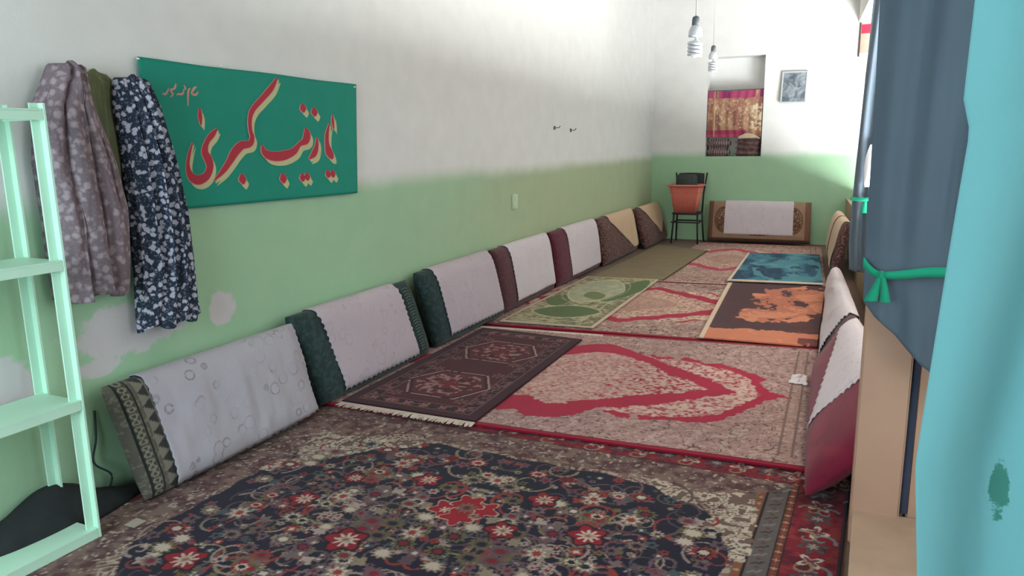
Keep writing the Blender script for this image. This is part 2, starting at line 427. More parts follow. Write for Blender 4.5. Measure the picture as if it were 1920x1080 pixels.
# white scrolls along the corner outlines
corner = (ax > 0.55) & (ay > 0.35)
sc = np.sin(X*95+3*np.sin(Y*40))*np.sin(Y*88+3*np.sin(X*37))
cv.mask((np.abs(dist-0.11) < 0.16) & corner & ins & (sc > -0.05) & ~field, C3(190, 172, 156))
cv.mask((np.abs(dist-0.11) < 0.16) & corner & ins & (sc > 0.55) & ~field, C3(120, 92, 84))
cv.mask(edge & ~corner & (fnoise(X, Y, 55, 9) > 0.5), C3(180, 160, 146))
def in_poly(px_, py_, poly):
    r = np.zeros(px_.shape, bool); n = len(poly)
    for i in range(n):
        (xa, ya), (xb, yb) = poly[i], poly[(i+1) % n]
        if ya == yb: continue
        c = ((ya > py_) != (yb > py_)) & (px_ < (xb-xa)*(py_-ya)/(yb-ya)+xa); r ^= c
    return r
def fpoly(pts, k, ox, oy, z=0.012):
    out = []
    for (a, b_) in pts:
        d_ = ray(ox+a*k, oy+b_*k); t_ = (z-CH)/d_.z; out.append((d_.x*t_, d_.y*t_))
    return out
jx = X+0.016*(fnoise(X, Y, 40, 6, 2)-0.5)*2; jy = Y+0.016*(fnoise(X, Y, 40, 16, 2)-0.5)*2
sq = fnoise(X, Y, 34, 21, 2)
for poly in ([(1380, 132), (1440, 150), (1520, 176), (1655, 178), (1660, 240), (1650, 345), (1605, 345), (1580, 280), (1530, 252), (1590, 212), (1470, 196), (1430, 176)],
             [(450, 118), (540, 84), (570, 50), (610, 24), (650, 38), (760, 44), (850, 50), (850, 66), (730, 72), (640, 92), (560, 104), (470, 126)]):
    m_ = in_poly(jx, jy, fpoly(poly, 0.7667, 140, 787))
    cv.mask(m_, C3(118, 94, 86)); cv.mask(m_ & (np.abs(sq-0.5) < 0.085), C3(206, 190, 174)); cv.mask(m_ & (sq > 0.66), C3(190, 172, 156))
def mir(fn, x, y, sy=True):
    dx, dy = x-MX, y-MY
    for sx in (1, -1):
        for s_ in ((1, -1) if sy else (1,)):
            fn(MX+sx*dx, MY+s_*dy, sx*s_)
def inside(x, y):
    a = max((abs(x-MX)-0.50)/(hx-0.50), 0); b_ = max((abs(y-MY)-0.36)/(hy-0.36), 0)
    return a**1.8+b_**1.8 < 0.88
# vines
for k in range(95):
    x = MX-rnd.uniform(0, hx); y = MY+rnd.uniform(-0.02, hy)
    if not inside(x, y): continue
    r = rnd.uniform(0.05, 0.13); a0 = rnd.uniform(0, 6.28); tn = rnd.uniform(0.5, 1.1); wd = rnd.uniform(0.008, 0.014)
    col = rnd.choice([mauve, beige, C3(160, 140, 134), C3(98, 80, 74), brick, C3(88, 74, 84)])
    mir(lambda X_, Y_, h: cv.scroll(X_, Y_, r, a0 if h > 0 else pi-a0, tn, h, wd, col), x, y)
# small blossoms and leaves
for k in range(240):
    x = MX-rnd.uniform(0, hx); y = MY+rnd.uniform(0.0, hy)
    if not inside(x, y): continue
    r = rnd.choice([0.014, 0.018, 0.022, 0.03, 0.036]); col = rnd.choice([mauve, mauve, beige, C3(176, 156, 148), brick, teal, olive, C3(116, 96, 98), C3(126, 104, 104), C3(96, 78, 86)])
    pet = rnd.choice([4, 5, 6, 8]); ro = rnd.uniform(0, 3); ce = rnd.choice([navy, red, cream, None])
    mir(lambda X_, Y_, h: cv.flower(X_, Y_, r, col, pet, 0.2, ro, ce), x, y)
# larger palmettes on a loose lattice
for k in range(46):
    x = MX-rnd.uniform(0.05, hx*0.95); y = MY+rnd.uniform(0.0, hy*0.95)
    if not inside(x, y): continue
    r = rnd.uniform(0.04, 0.06); col = rnd.choice([beige, mauve, C3(138, 116, 110), olive, brick]); ce = rnd.choice([cream, red, navy]); ri = rnd.choice([C3(96, 78, 74), cream, mauve, navy])
    mir(lambda X_, Y_, h: cv.flower(X_, Y_, r, col, 10, 0.16, 0.3, ce, ri, 0.8), x, y)
for (x, y, r) in ((-1.72, 2.74, 0.068), (-1.74, 2.15, 0.088), (-2.22, 1.79, 0.085), (-1.20, 2.46, 0.07), (-0.87, 2.56, 0.08), (-1.15, 2.77, 0.07), (-2.13, 2.36, 0.07), (-2.05, 2.62, 0.055), (-0.72, 2.2, 0.08), (-1.45, 1.9, 0.07)):
    cv.flower(x, y, r*1.12, dk, 5, 0.12, 0.5); cv.flower(x, y, r, C3(146, 30, 46), 5, 0.18, 0.5)
    cv.flower(x+0.006, y, r*0.62, cream, 9, 0.3, 0.2, C3(150, 110, 90))
for (x, y) in ((-1.98, 2.45), (-1.52, 2.3), (-1.0, 2.36), (-0.95, 2.86), (-1.93, 2.85), (-2.3, 2.15), (-1.62, 1.95), (-1.42, 2.86), (-0.75, 2.75)):
    cv.flower(x, y, 0.06, C3(150, 134, 122), 8, 0.22, 0.1, brick, C3(206, 190, 176))
# central red cluster
for (dx, dy) in ((-0.07, -0.02), (0.08, 0.03), (0.0, 0.06), (0.01, -0.06)):
    cv.flower(-1.43+dx, 2.55+dy, 0.085, C3(196, 172, 150), 5, 0.2, 0.2); cv.flower(-1.43+dx, 2.55+dy, 0.077, C3(158, 28, 44), 5, 0.2, 0.2)
cv.flower(-1.42, 2.57, 0.05, C3(132, 96, 84), 10, 0.2, 0, C3(96, 40, 46)); cv.flower(-1.5, 2.52, 0.026, cream, 6, 0.3); cv.flower(-1.36, 2.52, 0.03, beige, 6, 0.3, 0, red)
cv.c *= (0.60+0.24*fnoise(X, Y, 3, 4))[..., None]
big = carpet('navy_floral_carpet', cv, 0.0, 0.012, 'large navy carpet with red and cream flowers nearest the camera',
             warp=lambda X, Y: (X+0.02*(Y-2.7)/0.6*(X > -1e9)*((X-BX0)/(BX1-BX0)), Y), wav=0.004)
# --- three red-and-beige medallion carpets in line down the room
Z6 = (0.3714, 862, 525, 0.029)
BAND_O = fpoly([(-300, 640), (270, 652), (330, 685), (470, 692), (560, 682), (690, 645), (850, 637), (1000, 627), (1100, 612), (1240, 588), (1400, 572), (1320, 530), (1240, 490), (1150, 460), (1060, 430), (950, 385), (880, 358), (790, 326), (700, 320), (620, 330), (300, 345), (-300, 380)], *Z6)
BAND_I = fpoly([(-300, 560), (340, 580), (420, 616), (480, 621), (620, 608), (760, 598), (900, 578), (1100, 572), (1250, 550), (1150, 502), (1060, 480), (960, 424), (850, 387), (760, 367), (700, 362), (600, 372), (300, 400), (-300, 420)], *Z6)
LACE = fpoly([(690, 645), (800, 690), (950, 704), (1130, 714), (1220, 722), (1330, 706), (1420, 668), (1490, 634), (1550, 606), (1620, 596), (1700, 604), (1620, 578), (1560, 560), (1520, 520), (1545, 500), (1480, 474), (1400, 448), (1350, 430), (1230, 410), (1150, 392), (1100, 384), (940, 376), (1150, 460), (1400, 572)], *Z6)
LACE_I = fpoly([(720, 650), (820, 668), (950, 686), (1130, 690), (1220, 690), (1330, 672), (1400, 640), (1470, 606), (1525, 582), (1500, 556), (1470, 524), (1470, 502), (1420, 478), (1350, 452), (1230, 428), (1150, 412), (1000, 398), (1150, 460), (1400, 572)], *Z6)
def red_carpet(x0, x1, y0, y1, res, cx, cy, hw, hh, pink, seed, traced=None):
    cv = Canvas(x0, x1, y0, y1, res); X, Y = cv.X, cv.Y
    base = C3(162, 128, 126) if not pink else C3(172, 132, 126)
    rd = C3(158, 34, 62) if not pink else C3(176, 62, 88)
    n = fnoise(X, Y, 34, seed, 3); n2 = fnoise(X, Y, 58, seed+3, 2)
    cv.c[:] = base
    cv.mask(n > 0.58, C3(182, 160, 140)); cv.mask(n2 > 0.70, C3(122, 96, 90)); cv.mask(n < 0.33, C3(148, 118, 110)); cv.mask(n2 < 0.22, C3(92, 74, 72))
    ax = np.abs(X-cx)/hw; ay = np.abs(Y-cy)/hh
    wob = 0.022*np.sin(X*26+np.sin(Y*9))+0.05*(fnoise(X, Y, 13, seed+5)-0.5)
    # pointed medallion: ogee diamond
    r = ax**0.92+ay**1.25+wob
    band = (r > 0.83) & (r < 1.06)
    fil = (r <= 0.83)
    flo = fnoise(X, Y, 52, seed+8, 2)
    cv.mask(fil, C3(170, 130, 122)); cv.mask(fil & (flo > 0.55), C3(198, 172, 152)); cv.mask(fil & (flo < 0.33) & (r > 0.45), rd*0.5+C3(170, 130, 122)*0.5); cv.mask(fil & (flo < 0.22), C3(112, 84, 78))
    cv.mask(fil & (r < 0.52) & (flo < 0.40), C3(170, 130, 118)); cv.mask(fil & (r < 0.40) & (flo > 0.6), C3(150, 116, 104))
    cv.mask(band, rd)
    # lace of leaves outside the band, spurred red outline beyond
    r2 = ax*0.80+ay**1.5*0.86+wob*1.6
    if traced is not None:
        XW, YW = traced(X, Y); q1 = 0.020*(fnoise(X, Y, 34, seed+31, 2)-0.5)*2; q2 = 0.020*(fnoise(X, Y, 34, seed+37, 2)-0.5)*2
        XJ, YJ = XW+q1, YW+q2
        bo = in_poly(XJ, YJ, BAND_O); bi = in_poly(XJ, YJ, BAND_I); lo = in_poly(XJ, YJ, LACE); li = in_poly(XJ, YJ, LACE_I)
        cv.c[:] = base
        cv.mask(n > 0.58, C3(174, 148, 140)); cv.mask(n2 > 0.70, C3(128, 102, 100)); cv.mask(n < 0.33, C3(150, 122, 114)); cv.mask(n2 < 0.22, C3(96, 78, 76))
        fl = fnoise(X, Y, 15, seed+2, 2); cv.mask((np.abs(fl-0.5) < 0.022) & (n2 > 0.42), C3(92, 70, 68))
        near = np.clip((XW+1.45)/0.45, 0, 1)
        cv.mask(bi, C3(170, 128, 124)); cv.mask(bi & (flo > 0.55), C3(188, 156, 146)); cv.mask(bi & (flo < 0.22+0.22*near), rd*0.75+C3(120, 60, 60)*0.25); cv.mask(bi & (n2 < 0.20), C3(110, 78, 74))
        cv.mask(bo & ~bi, rd)
        cv.mask(lo & ~bo, rd); cv.mask(li & ~bo, C3(172, 132, 128)); cv.mask(li & ~bo & (flo > 0.54), C3(192, 164, 152)); cv.mask(li & ~bo & (flo < 0.36), rd*0.8+C3(150, 90, 90)*0.2)
        ol_gap = (lo & ~li & ~bo) & (fnoise(X, Y, 9, seed+44) > 0.60) & (XW < -0.75); cv.mask(ol_gap, base)
        r = np.full_like(r, 9.0); r2 = r
    lace = (r >= 1.06) & (r2 < 1.0) & (ax > 0.35)
    cv.mask(lace, C3(176, 146, 134)); cv.mask(lace & (flo > 0.54), C3(204, 182, 162)); cv.mask(lace & (flo < 0.36), rd*0.7+C3(176, 146, 134)*0.3)
    ol = (r2 >= 1.0) & (r2 < 1.075) & (ax > 0.5) & (fnoise(X, Y, 12, seed+11) > 0.40)
    cv.mask(ol, rd)
    cv.mask((np.abs(Y-cy) < 0.03*(1.62-ax)/0.3) & (ax > 1.2) & (ax < 1.50) & (r < 8), rd)
    # borders
    e = np.minimum(X-x0, x1-X); f = np.minimum(Y-y0, y1-Y)
    for a in (0.085, 0.15): cv.mask((np.abs(x1-X-a) < 0.006) & (f > 0.12), C3(116, 94, 88))
    cv.mask((x1-X > 0.095) & (x1-X < 0.142) & (np.sin(Y*150) > 0) & (f > 0.12), C3(154, 128, 120))
    m_ = (f < 0.045); cv.mask(m_, C3(140, 24, 48)); cv.mask(m_ & (f > 0.028), C3(112, 20, 40))
    mm = (f > 0.05) & (f < 0.40) & (r2 > 1.2) & (r2 < 8); fl = fnoise(X, Y, 19, seed+2, 2)
    cv.mask(mm & (np.abs(fl-0.5) < 0.03), C3(88, 62, 60))
    cv.c *= (0.88+0.24*fnoise(X, Y, 2.3, seed))[..., None]
    return cv
M_pile = attr_mat('medallion_pile', 0.35, 240, 0.5)
W1 = quad_warp(-2.86, -0.06, 3.39, 5.62, ((-2.86, 3.35), (-0.10, 3.50), (-0.14, 5.73), (-2.86, 5.42)))
cv = red_carpet(-2.86, -0.06, 3.39, 5.62, 0.0065, -1.75, 4.50, 1.02, 0.78, False, 11, W1)
c1 = carpet('medallion_carpet', cv, 0.017, 0.012, 'beige medallion carpet with broad crimson outline, beyond the navy carpet', mat=M_pile,
            warp=quad_warp(-2.86, -0.06, 3.39, 5.62, ((-2.86, 3.35), (-0.10, 3.50), (-0.14, 5.73), (-2.86, 5.42))))
fringe(c1, (-1.75, 5.50, 0), (-2.80, 5.40, 0), -0.05, 0.030, M_fringe, 90)
cv = red_carpet(-2.86, -0.10, 5.66, 8.0, 0.0095, -1.80, 6.85, 1.0, 0.80, False, 23)
c2 = carpet('medallion_carpet', cv, 0.003, 0.014, 'faded rose medallion carpet lying between the green rug and the orange rug', mat=M_pile, seed=5,
            warp=quad_warp(-2.86, -0.10, 5.66, 8.0, ((-2.86, 5.55), (-0.13, 5.76), (-0.18, 8.2), (-2.86, 7.90))))
fringe(c2, (-0.2, 8.2, 0), (-2.0, 7.99, 0), 0.06, 0.021, M_fringe, 120, 5)
cv = red_carpet(-2.0, -0.12, 8.1, 11.55, 0.012, -1.35, 9.95, 0.9, 1.0, True, 37)
c3 = carpet('medallion_carpet', cv, 0.003, 0.012, 'pale pink carpet at the far end in front of the far bolster', mat=M_pile, seed=8,
            warp=quad_warp(-2.0, -0.12, 8.1, 11.55, ((-2.0, 8.06), (-0.2, 8.27), (-0.38, 11.57), (-2.15, 11.48))))
# --- dark maroon runner
x0, x1, y0, y1 = 0, 0.90, 0, 1.90
cv = Canvas(x0, x1, y0, y1, 0.006); X, Y = cv.X, cv.Y
mr = C3(70, 30, 38); lt = C3(150, 112, 108); dkm = C3(48, 24, 32)
cv.c[:] = C3(58, 28, 36)
d = np.minimum(np.minimum(X-x0, x1-X), np.minimum(Y-y0, y1-Y))
cv.mask(d > 0.07, dkm); cv.mask(d > 0.17, mr)
bn = fnoise(X, Y, 34, 3, 2)
cv.mask((d > 0.08) & (d < 0.16) & (bn > 0.60), C3(106, 70, 72)); cv.mask((np.abs(d-0.075) < 0.004) | (np.abs(d-0.165) < 0.004), C3(100, 64, 66))
for k in range(13):
    for xx in (0.12, 0.78): cv.flower(xx, 0.14+k*0.135, 0.036, C3(96, 62, 66), 4, 0.25, 0.7, dkm)
for k in range(6):
    for yy in (0.12, 1.78): cv.flower(0.15+k*0.12, yy, 0.034, C3(140, 96, 94), 4, 0.3, 0.7, C3(110, 40, 48))
for yc in (0.52, 1.32):
    a = np.abs(X-0.45); b_ = np.abs(Y-yc); hexd = np.maximum(a*0.72+b_*0.55, b_)
    hexd = np.maximum(a*0.80+b_*0.42, b_*0.95)
    cv.mask(hexd < 0.24, dkm); cv.mask((hexd < 0.24) & (hexd > 0.228) & (bn > 0.32), C3(160, 126, 120)); cv.mask(hexd < 0.21, C3(84, 32, 40))
    cv.mask((hexd < 0.19) & (bn > 0.62), C3(140, 104, 102)); cv.mask((hexd < 0.15) & (bn < 0.36), dkm); cv.flower(0.45, yc, 0.085, C3(104, 28, 40), 4, 0.3, 0.0)
    for (sx, sy) in ((-1, -1), (1, -1), (-1, 1), (1, 1)): cv.flower(0.45+sx*0.23, yc+sy*0.27, 0.05, C3(120, 84, 78), 6, 0.4, 0.3, dkm)
runner = carpet('runner_rug', cv, 0.033, 0.012, 'dark maroon runner with two hexagon medallions and a cream fringed end', 'rug', seed=3,
                warp=quad_warp(0, 0.90, 0, 1.90, ((-2.72, 3.40), (-1.82, 3.41), (-1.85, 5.27), (-2.74, 5.31))))
fringe(runner, (-2.72, 3.40, 0), (-1.82, 3.41, 0), 0.07, 0.034, M_fringe, 130, 4)
# --- green prayer rug
cv = Canvas(0, 0.82, 0, 2.33, 0.0085); X, Y = cv.X, cv.Y
n = fnoise(X, Y, 26, 4, 3)
pale = C3(150, 150, 118); gd = C3(86, 104, 66)
cv.c[:] = C3(134, 130, 104); cv.mask(n > 0.58, C3(168, 160, 128)); cv.mask(n < 0.38, C3(104, 100, 78))
d = np.minimum(np.minimum(X, 0.82-X), np.minimum(Y, 2.33-Y))
cv.mask(d < 0.03, C3(190, 172, 150)); cv.mask((d > 0.03) & (d < 0.038), C3(100, 88, 70)); cv.mask(np.abs(d-0.16) < 0.008, C3(178, 168, 136))
u = X/0.82; v = Y/2.33
def lens(px, py, a, b, ang):
    dx = (u-px)*0.82; dy = (v-py)*2.33; c, s = cos(ang), sin(ang)
    p = (dx*c+dy*s)/a; q = (-dx*s+dy*c)/b
    return p*p+np.abs(q)**1.3
g = lens(0.50, 0.22, 0.30, 0.24, 0.15); cv.mask(g < 1.12, C3(176, 172, 136)); cv.mask(g < 1, gd)
g = lens(0.80, 0.70, 0.15, 0.62, -0.10); cv.mask(g < 1.1, C3(170, 168, 132)); cv.mask(g < 1, gd)
g = lens(0.20, 0.42, 0.12, 0.26, 0.2); cv.mask(g < 1, gd)
g = lens(0.45, 0.66, 0.27, 0.58, 0.05); cv.mask(g < 1.1, C3(184, 180, 146)); cv.mask(g < 1, C3(152, 156, 130)); cv.mask((g < 0.9) & (n > 0.56), C3(172, 172, 146))
g = lens(0.52, 0.55, 0.11, 0.2, 0.4); cv.mask(g < 1, C3(108, 120, 80))
for k in range(60):
    a = k/60*6.283; cv.flower(0.37+0.30*cos(a), 1.54+0.62*sin(a), 0.014, C3(190, 184, 152), 5, 0.3)
carpet('green_rug', cv, 0.0255, 0.012, 'pale green rug with dark green leaf shapes beside the left bolsters', 'rug', seed=6,
       warp=quad_warp(0, 0.82, 0, 2.33, ((-2.73, 5.62), (-1.90, 5.69), (-1.92, 8.03), (-2.73, 7.95))))
# --- olive brown mat
cv = Canvas(0, 0.85, 0, 2.9, 0.02); X, Y = cv.X, cv.Y
cv.c[:] = C3(122, 108, 82); cv.c *= (0.9+0.2*fnoise(X, Y, 9, 2))[..., None]; cv.mask(np.minimum(X, 0.85-X) < 0.02, C3(78, 66, 54))
carpet('olive_mat', cv, 0.0255, 0.006, 'plain olive brown mat beyond the green rug', 'mat', seed=9, bump=0.2,
       warp=quad_warp(0, 0.85, 0, 2.9, ((-2.70, 7.99), (-1.87, 8.04), (-1.82, 10.5), (-2.62, 10.9))))
# --- blue rug
cv = Canvas(0, 0.92, 0, 2.2, 0.009); X, Y = cv.X, cv.Y
n = fnoise(X+0.2*fnoise(X, Y, 3, 7), Y*0.55+0.3*fnoise(X, Y, 4, 9), 5.0, 3, 4)
cv.c[:] = C3(44, 84, 108); cv.mask(n > 0.52, C3(62, 116, 136)); cv.mask(n < 0.42, C3(30, 60, 84)); cv.mask(n > 0.66, C3(88, 140, 152))
rr = np.hypot((X-0.62)/0.30, (Y-0.95)/0.8)+1.1*(n-0.5)+0.25*np.arctan2(Y-0.95, X-0.62)/pi; cv.mask((np.abs(rr-0.95) < 0.16), C3(74, 132, 146)); cv.mask((np.abs(rr-0.5) < 0.07), C3(36, 76, 100))
cv.mask((X < 0.035) | (Y < 0.07), C3(206, 190, 172))
carpet('blue_rug', cv, 0.036, 0.011, 'teal blue swirled rug with a cream edge, far right of the row', 'rug', seed=12,
       warp=quad_warp(0, 0.92, 0, 2.2, ((-1.20, 8.20), (-0.23, 8.32), (-0.36, 10.52), (-1.26, 10.36))))
# --- orange and brown rug
cv = Canvas(0, 0.86, 0, 2.4, 0.0085); X, Y = cv.X, cv.Y
n = fnoise(X*1.0+0.25*fnoise(X, Y, 3, 3), Y*0.55+0.2*fnoise(X, Y, 3, 4), 7.0, 15, 5)+0.10*(fnoise(X, Y*0.6, 40, 6, 2)-0.5)
br = C3(74, 48, 54); og = C3(192, 118, 92)
cv.c[:] = br; cv.mask(n > 0.60, C3(84, 50, 50))
blob = np.maximum(1-((X-0.60)/0.42)**2-((Y-1.55)/0.85)**2, 0.9-((X-0.42)/0.24)**2-((Y-0.95)/0.42)**2)
cv.mask((blob+1.6*(n-0.52) > 0.30), C3(176, 106, 84)); cv.mask((blob+1.6*(n-0.52) > 0.30) & (n > 0.57), C3(196, 128, 100)); cv.mask((blob > 0.2) & (n < 0.40), br)
front = 0.36+0.16*(fnoise(X, Y*0, 5, 8)-0.5)+0.10*(fnoise(X, Y, 22, 9)-0.5)
cv.mask(Y < front, og); cv.mask((Y < front) & (n > 0.58), C3(206, 128, 96)); cv.mask((Y < 0.2) & (X > 0.72) & (n < 0.55), C3(110, 60, 58))
cv.mask((X < 0.035), C3(204, 182, 160))
carpet('orange_rug', cv, 0.034, 0.012, 'orange and dark brown mottled rug in front of the blue rug', 'rug', seed=14,
       warp=quad_warp(0, 0.86, 0, 2.4, ((-1.03, 5.68), (-0.17, 5.72), (-0.20, 8.18), (-1.17, 8.08))))
# ------------------------------------------------------------------ bolsters and their covers
class Slab:
    """soft slab between four corners: bottom near, bottom far, top near, top far; n points into the room"""
    def __init__(s, bn, bf, tn, tf, thick, pu=10, pv=6, sag=0.0):
        s.q = [np.array(p, float) for p in (bn, bf, tn, tf)]; s.th = thick; s.pu, s.pv, s.sag = pu, pv, sag
        e1 = s.q[1]-s.q[0]; e2 = s.q[2]-s.q[0]; n = np.cross(e1, e2); s.n = n/np.linalg.norm(n)
        if abs(s.n[1]) > 0.8:
            if s.n[1] > 0: s.n = -s.n
        elif (s.n[2] < 0): s.n = -s.n
        s.upv = e2/np.linalg.norm(e2); s.al = e1/np.linalg.norm(e1)
    def T(s, u, v):
        a = np.clip(1-np.abs(2*u-1)**s.pu, 0, 1)**0.5; b = np.clip(1-np.abs(2*v-1)**s.pv, 0, 1)**0.5
        return s.th/2*a*b
    def mid(s, u, v):
        u = u[..., None]; v = v[..., None]; a, b, c, d = s.q
        P = a*(1-u)*(1-v)+b*u*(1-v)+c*(1-u)*v+d*u*v
        P[..., 2] -= s.sag*(np.sin(pi*np.clip(u[..., 0], 0, 1)))*np.clip(v[..., 0], 0, 1)
        return P
    def body(s, name, mat, nu=60, nv=44, colf=None):
        u1 = 0.5-0.5*np.cos(np.linspace(0, pi, nu)); v1 = 0.5-0.5*np.cos(np.linspace(0, pi, nv))
        # closed loop in v: front bottom->top, back top->bottom
        vv = np.concatenate([v1, v1[::-1][1:]]); sg = np.concatenate([np.ones(nv), -np.ones(nv-1)])
        U, Vv = np.meshgrid(u1, vv); SG = sg[:, None]*np.ones_like(U)
        P = s.mid(U, Vv)+s.n*(SG*s.T(U, Vv)+0.010*(fnoise(U*3, Vv*2+SG, 2.0, 4)-0.5))[..., None]
        cols = colf(U, Vv) if colf else None
        return grid_mesh(name, P, mat, cols=cols)
    def cover(s, name, mat, u0, u1, h0, back=0.25, seed=1, scallop=0.006, wr=0.010, nu=110, nv=70, hemf=None, slip=0.0, colf=None, off=0.009):
        U0 = np.linspace(0, 1, nu); w = np.linspace(0, 1, nv)
        UU, WW = np.meshgrid(U0, w)
        hem = h0+scallop*(np.abs(np.sin(UU*pi*16))-0.5)*2+0.02*(fnoise(UU, UU*0, 4, seed)-0.5)
        if hemf: hem = hem+hemf(UU)
        fr = 0.72
        f = np.clip(WW/fr, 0, 1); g = np.clip((WW-fr)/(1-fr), 0, 1)
        V = np.where(WW <= fr, hem+(1-hem)*(1-(1-f)**2), 1-back*g**2)
        SG = np.where(WW <= fr, 1.0, -1.0)
        uu = u0+(u1-u0)*UU+slip*(1-V)*(1.0)
        edge = scallop*1.2*(np.abs(np.sin(V*pi*14))-0.5)/1.0
        uu = uu+np.where(UU < 0.03, edge, 0)-np.where(UU > 0.97, edge, 0)
        fold = wr*(fnoise(UU*2.2, V*0.55, 3.0, seed+2, 3)-0.5)*2*np.clip((1.05-V)*2, 0.1, 1)
        uc = np.clip(uu, 0.001, 0.999)
        P = s.mid(uu, V)+s.n*(SG*(s.T(uc, V)+off)+np.maximum(fold, -off*0.5)*SG)[..., None]
        P += s.upv*(0.009*np.clip((V-0.9)/0.1, 0, 1))[..., None]
        P[..., 2] = np.maximum(P[..., 2], 0.045)
        cols = colf(UU, V) if colf else None
        return grid_mesh(name, P, mat, cols=cols, solid=0.004)
def lace_mat(name, rgb, dots=(150, 144, 152)):
    t = NT(name, 0.9)
    v = t.vor(11.0); r = t.math('SUBTRACT', 1.0, t.step(t.math('ABSOLUTE', t.math('SUBTRACT', v, 0.36)), 0.02, 0.06))
    pet = t.vor(70); k = t.math('MULTIPLY', r, t.step(pet, 0.25, 0.45))
    big = t.step(t.noise(3.5, 3), 0.42, 0.56)
    n = t.noise(7, 4)
    base = t.mix(n, tuple(c*0.88 for c in C(*rgb)[:3])+(1,), C(*rgb))
    t.base(t.mix(t.math('MULTIPLY', t.math('MULTIPLY', k, big), 0.62), base, C(*dots)))
    t.bump(t.math('ADD', t.noise(90, 3), t.math('MULTIPLY', k, 0.8)), 0.35, 0.004)
    t.b.inputs['Sheen Weight'].default_value = 0.1
    return t.m
M_lace1 = lace_mat('embroidered_lace', (182, 179, 190), (122, 118, 128)); M_lace2 = lace_mat('white_lace', (194, 182, 192), (172, 160, 170))
M_cotton = lace_mat('plain_white_cotton', (214, 204, 212), (196, 186, 194))
def velvet(name, rgb, rgb2=None, sc=30):
    t = NT(name, 0.95); n = t.noise(sc, 4); a = C(*rgb)
    b = C(*rgb2) if rgb2 else tuple(x*1.5 for x in a[:3])+(1,)
    t.base(t.mix(t.step(n, 0.45, 0.65), a, b)); t.b.inputs['Sheen Weight'].default_value = 0.15
    t.b.inputs['Specular IOR Level'].default_value = 0.08
    t.bump(t.noise(160, 2), 0.3, 0.003); return t.m
M_green = velvet('dark_green_velvet', (44, 60, 60), (56, 76, 74)); M_maroon = velvet('maroon_velvet', (92, 44, 58), (104, 52, 64))
M_browned = velvet('brown_maroon_velvet', (88, 56, 62), (100, 66, 70)); M_brownp = velvet('brown_patterned_plush', (78, 52, 54), (128, 96, 88), 42)
M_attr = attr_mat('woven_fabric', 0.25, 220, 0.4)
def left_slab(y0, y1, xb, xt, H, shear=-0.12, th=0.15, zb=0.02):
    return Slab((xb-th/2+0.02, y0-shear/2, zb), (xb-th/2+0.02, y1-shear/2, zb), (xt, y0+shear/2, H), (xt, y1+shear/2, H), th)
# 1 patterned with chain border
def b1col(U, V):
    s = U*1.17; c = np.ones(U.shape+(3,))*C3(96, 92, 84)
    n = fnoise(U*30, V*18, 3, 2)
    c[n > 0.6] = C3(120, 114, 104)
    ch = (s > 0.035) & (s < 0.075); yy = V*0.6
    link_ = np.hypot((s-0.055)/0.017, (np.mod(yy, 0.034)-0.017)/0.014)
    c[ch] = C3(66, 70, 64); c[ch & (np.abs(link_-0.8) < 0.28)] = C3(134, 128, 114)
    c[(np.abs(s-0.03) < 0.005) | (np.abs(s-0.082) < 0.005)] = C3(44, 48, 46)
    tri = (s > 0.105); zz = np.abs(np.mod(yy, 0.07)-0.035)/0.035
    c[tri] = C3(128, 122, 112)
    c[tri & (np.mod((s-0.105)/0.05, 1) > zz)] = C3(60, 62, 60)
    c[s > 1.0] = C3(110, 40, 46)
    return c
LB = [  # y0,y1,xb,xt,H,material,label
    (2.02, 3.16, -2.70, -2.87, 0.55, None, 'grey-green bolster with chain-patterned end, nearest on the left wall'),
    (3.22, 4.46, -2.74, -2.885, 0.60, M_green, 'dark green velvet bolster, second from the shelf'),
    (4.58, 5.78, -2.76, -2.885, 0.63, M_green, 'dark green velvet bolster, third from the shelf'),
    (5.82, 7.12, -2.80, -2.89, 0.63, M_browned, 'brown maroon bolster beside the pale green rug, fourth from the shelf'),
    (7.20, 8.68, -2.80, -2.89, 0.63, M_maroon, 'deep maroon bolster with tall dark end stripe, fifth from the shelf'),
    (8.74, 10.30, -2.76, -2.885, 0.62, M_brownp, 'brown plush bolster beside the olive mat, second from the far corner'),
    (10.42, 11.72, -2.66, -2.87, 0.60, M_brownp, 'brown plush bolster in the far left corner')]
slabs = []
for k, (y0, y1, xb, xt, H, mt, lab) in enumerate(LB):
    s = left_slab(y0, y1, xb, xt, H, -0.14 if k else -0.06, zb=(0.02, 0.036, 0.036, 0.024, 0.024, 0.02, 0.02)[k]); slabs.append(s)
    if k == 0: o = s.body('bolster', M_attr, 220, 120, b1col)
    else: o = s.body('bolster', mt)
    tag(o, lab, 'bolster', 'bolsters along the left wall')
G = 'cloths draped over the left bolsters'
def cov(k, *a, label, mat, **kw):
    o = slabs[k].cover('bolster_cloth', mat, *a, **kw); tag(o, label, 'cloth', G); return o
cov(0, 0.14, 1.04, 0.03, seed=3, slip=-0.02, hemf=lambda u: 0.02*u, wr=0.024, label='grey-white embroidered cloth on the chain-patterned bolster', mat=M_lace1)
cov(1, 0.15, 0.83, 0.07, seed=5, scallop=0.012, label='white scalloped cloth on the green bolster next to the embroidered cloth', mat=M_lace2)
cov(2, 0.14, 0.95, 0.10, seed=7, scallop=0.011, label='white scalloped cloth on the second green bolster', mat=M_lace2)
cov(3, 0.20, 0.98, 0.12, seed=9, scallop=0.009, label='white cloth on the brown maroon bolster by the green rug', mat=M_cotton)
cov(4, 0.24, 0.96, 0.10, seed=11, scallop=0.005, label='white cloth on the deep maroon bolster', mat=M_cotton)
M_beige = lace_mat('beige_cotton', (208, 178, 148), (190, 160, 132))
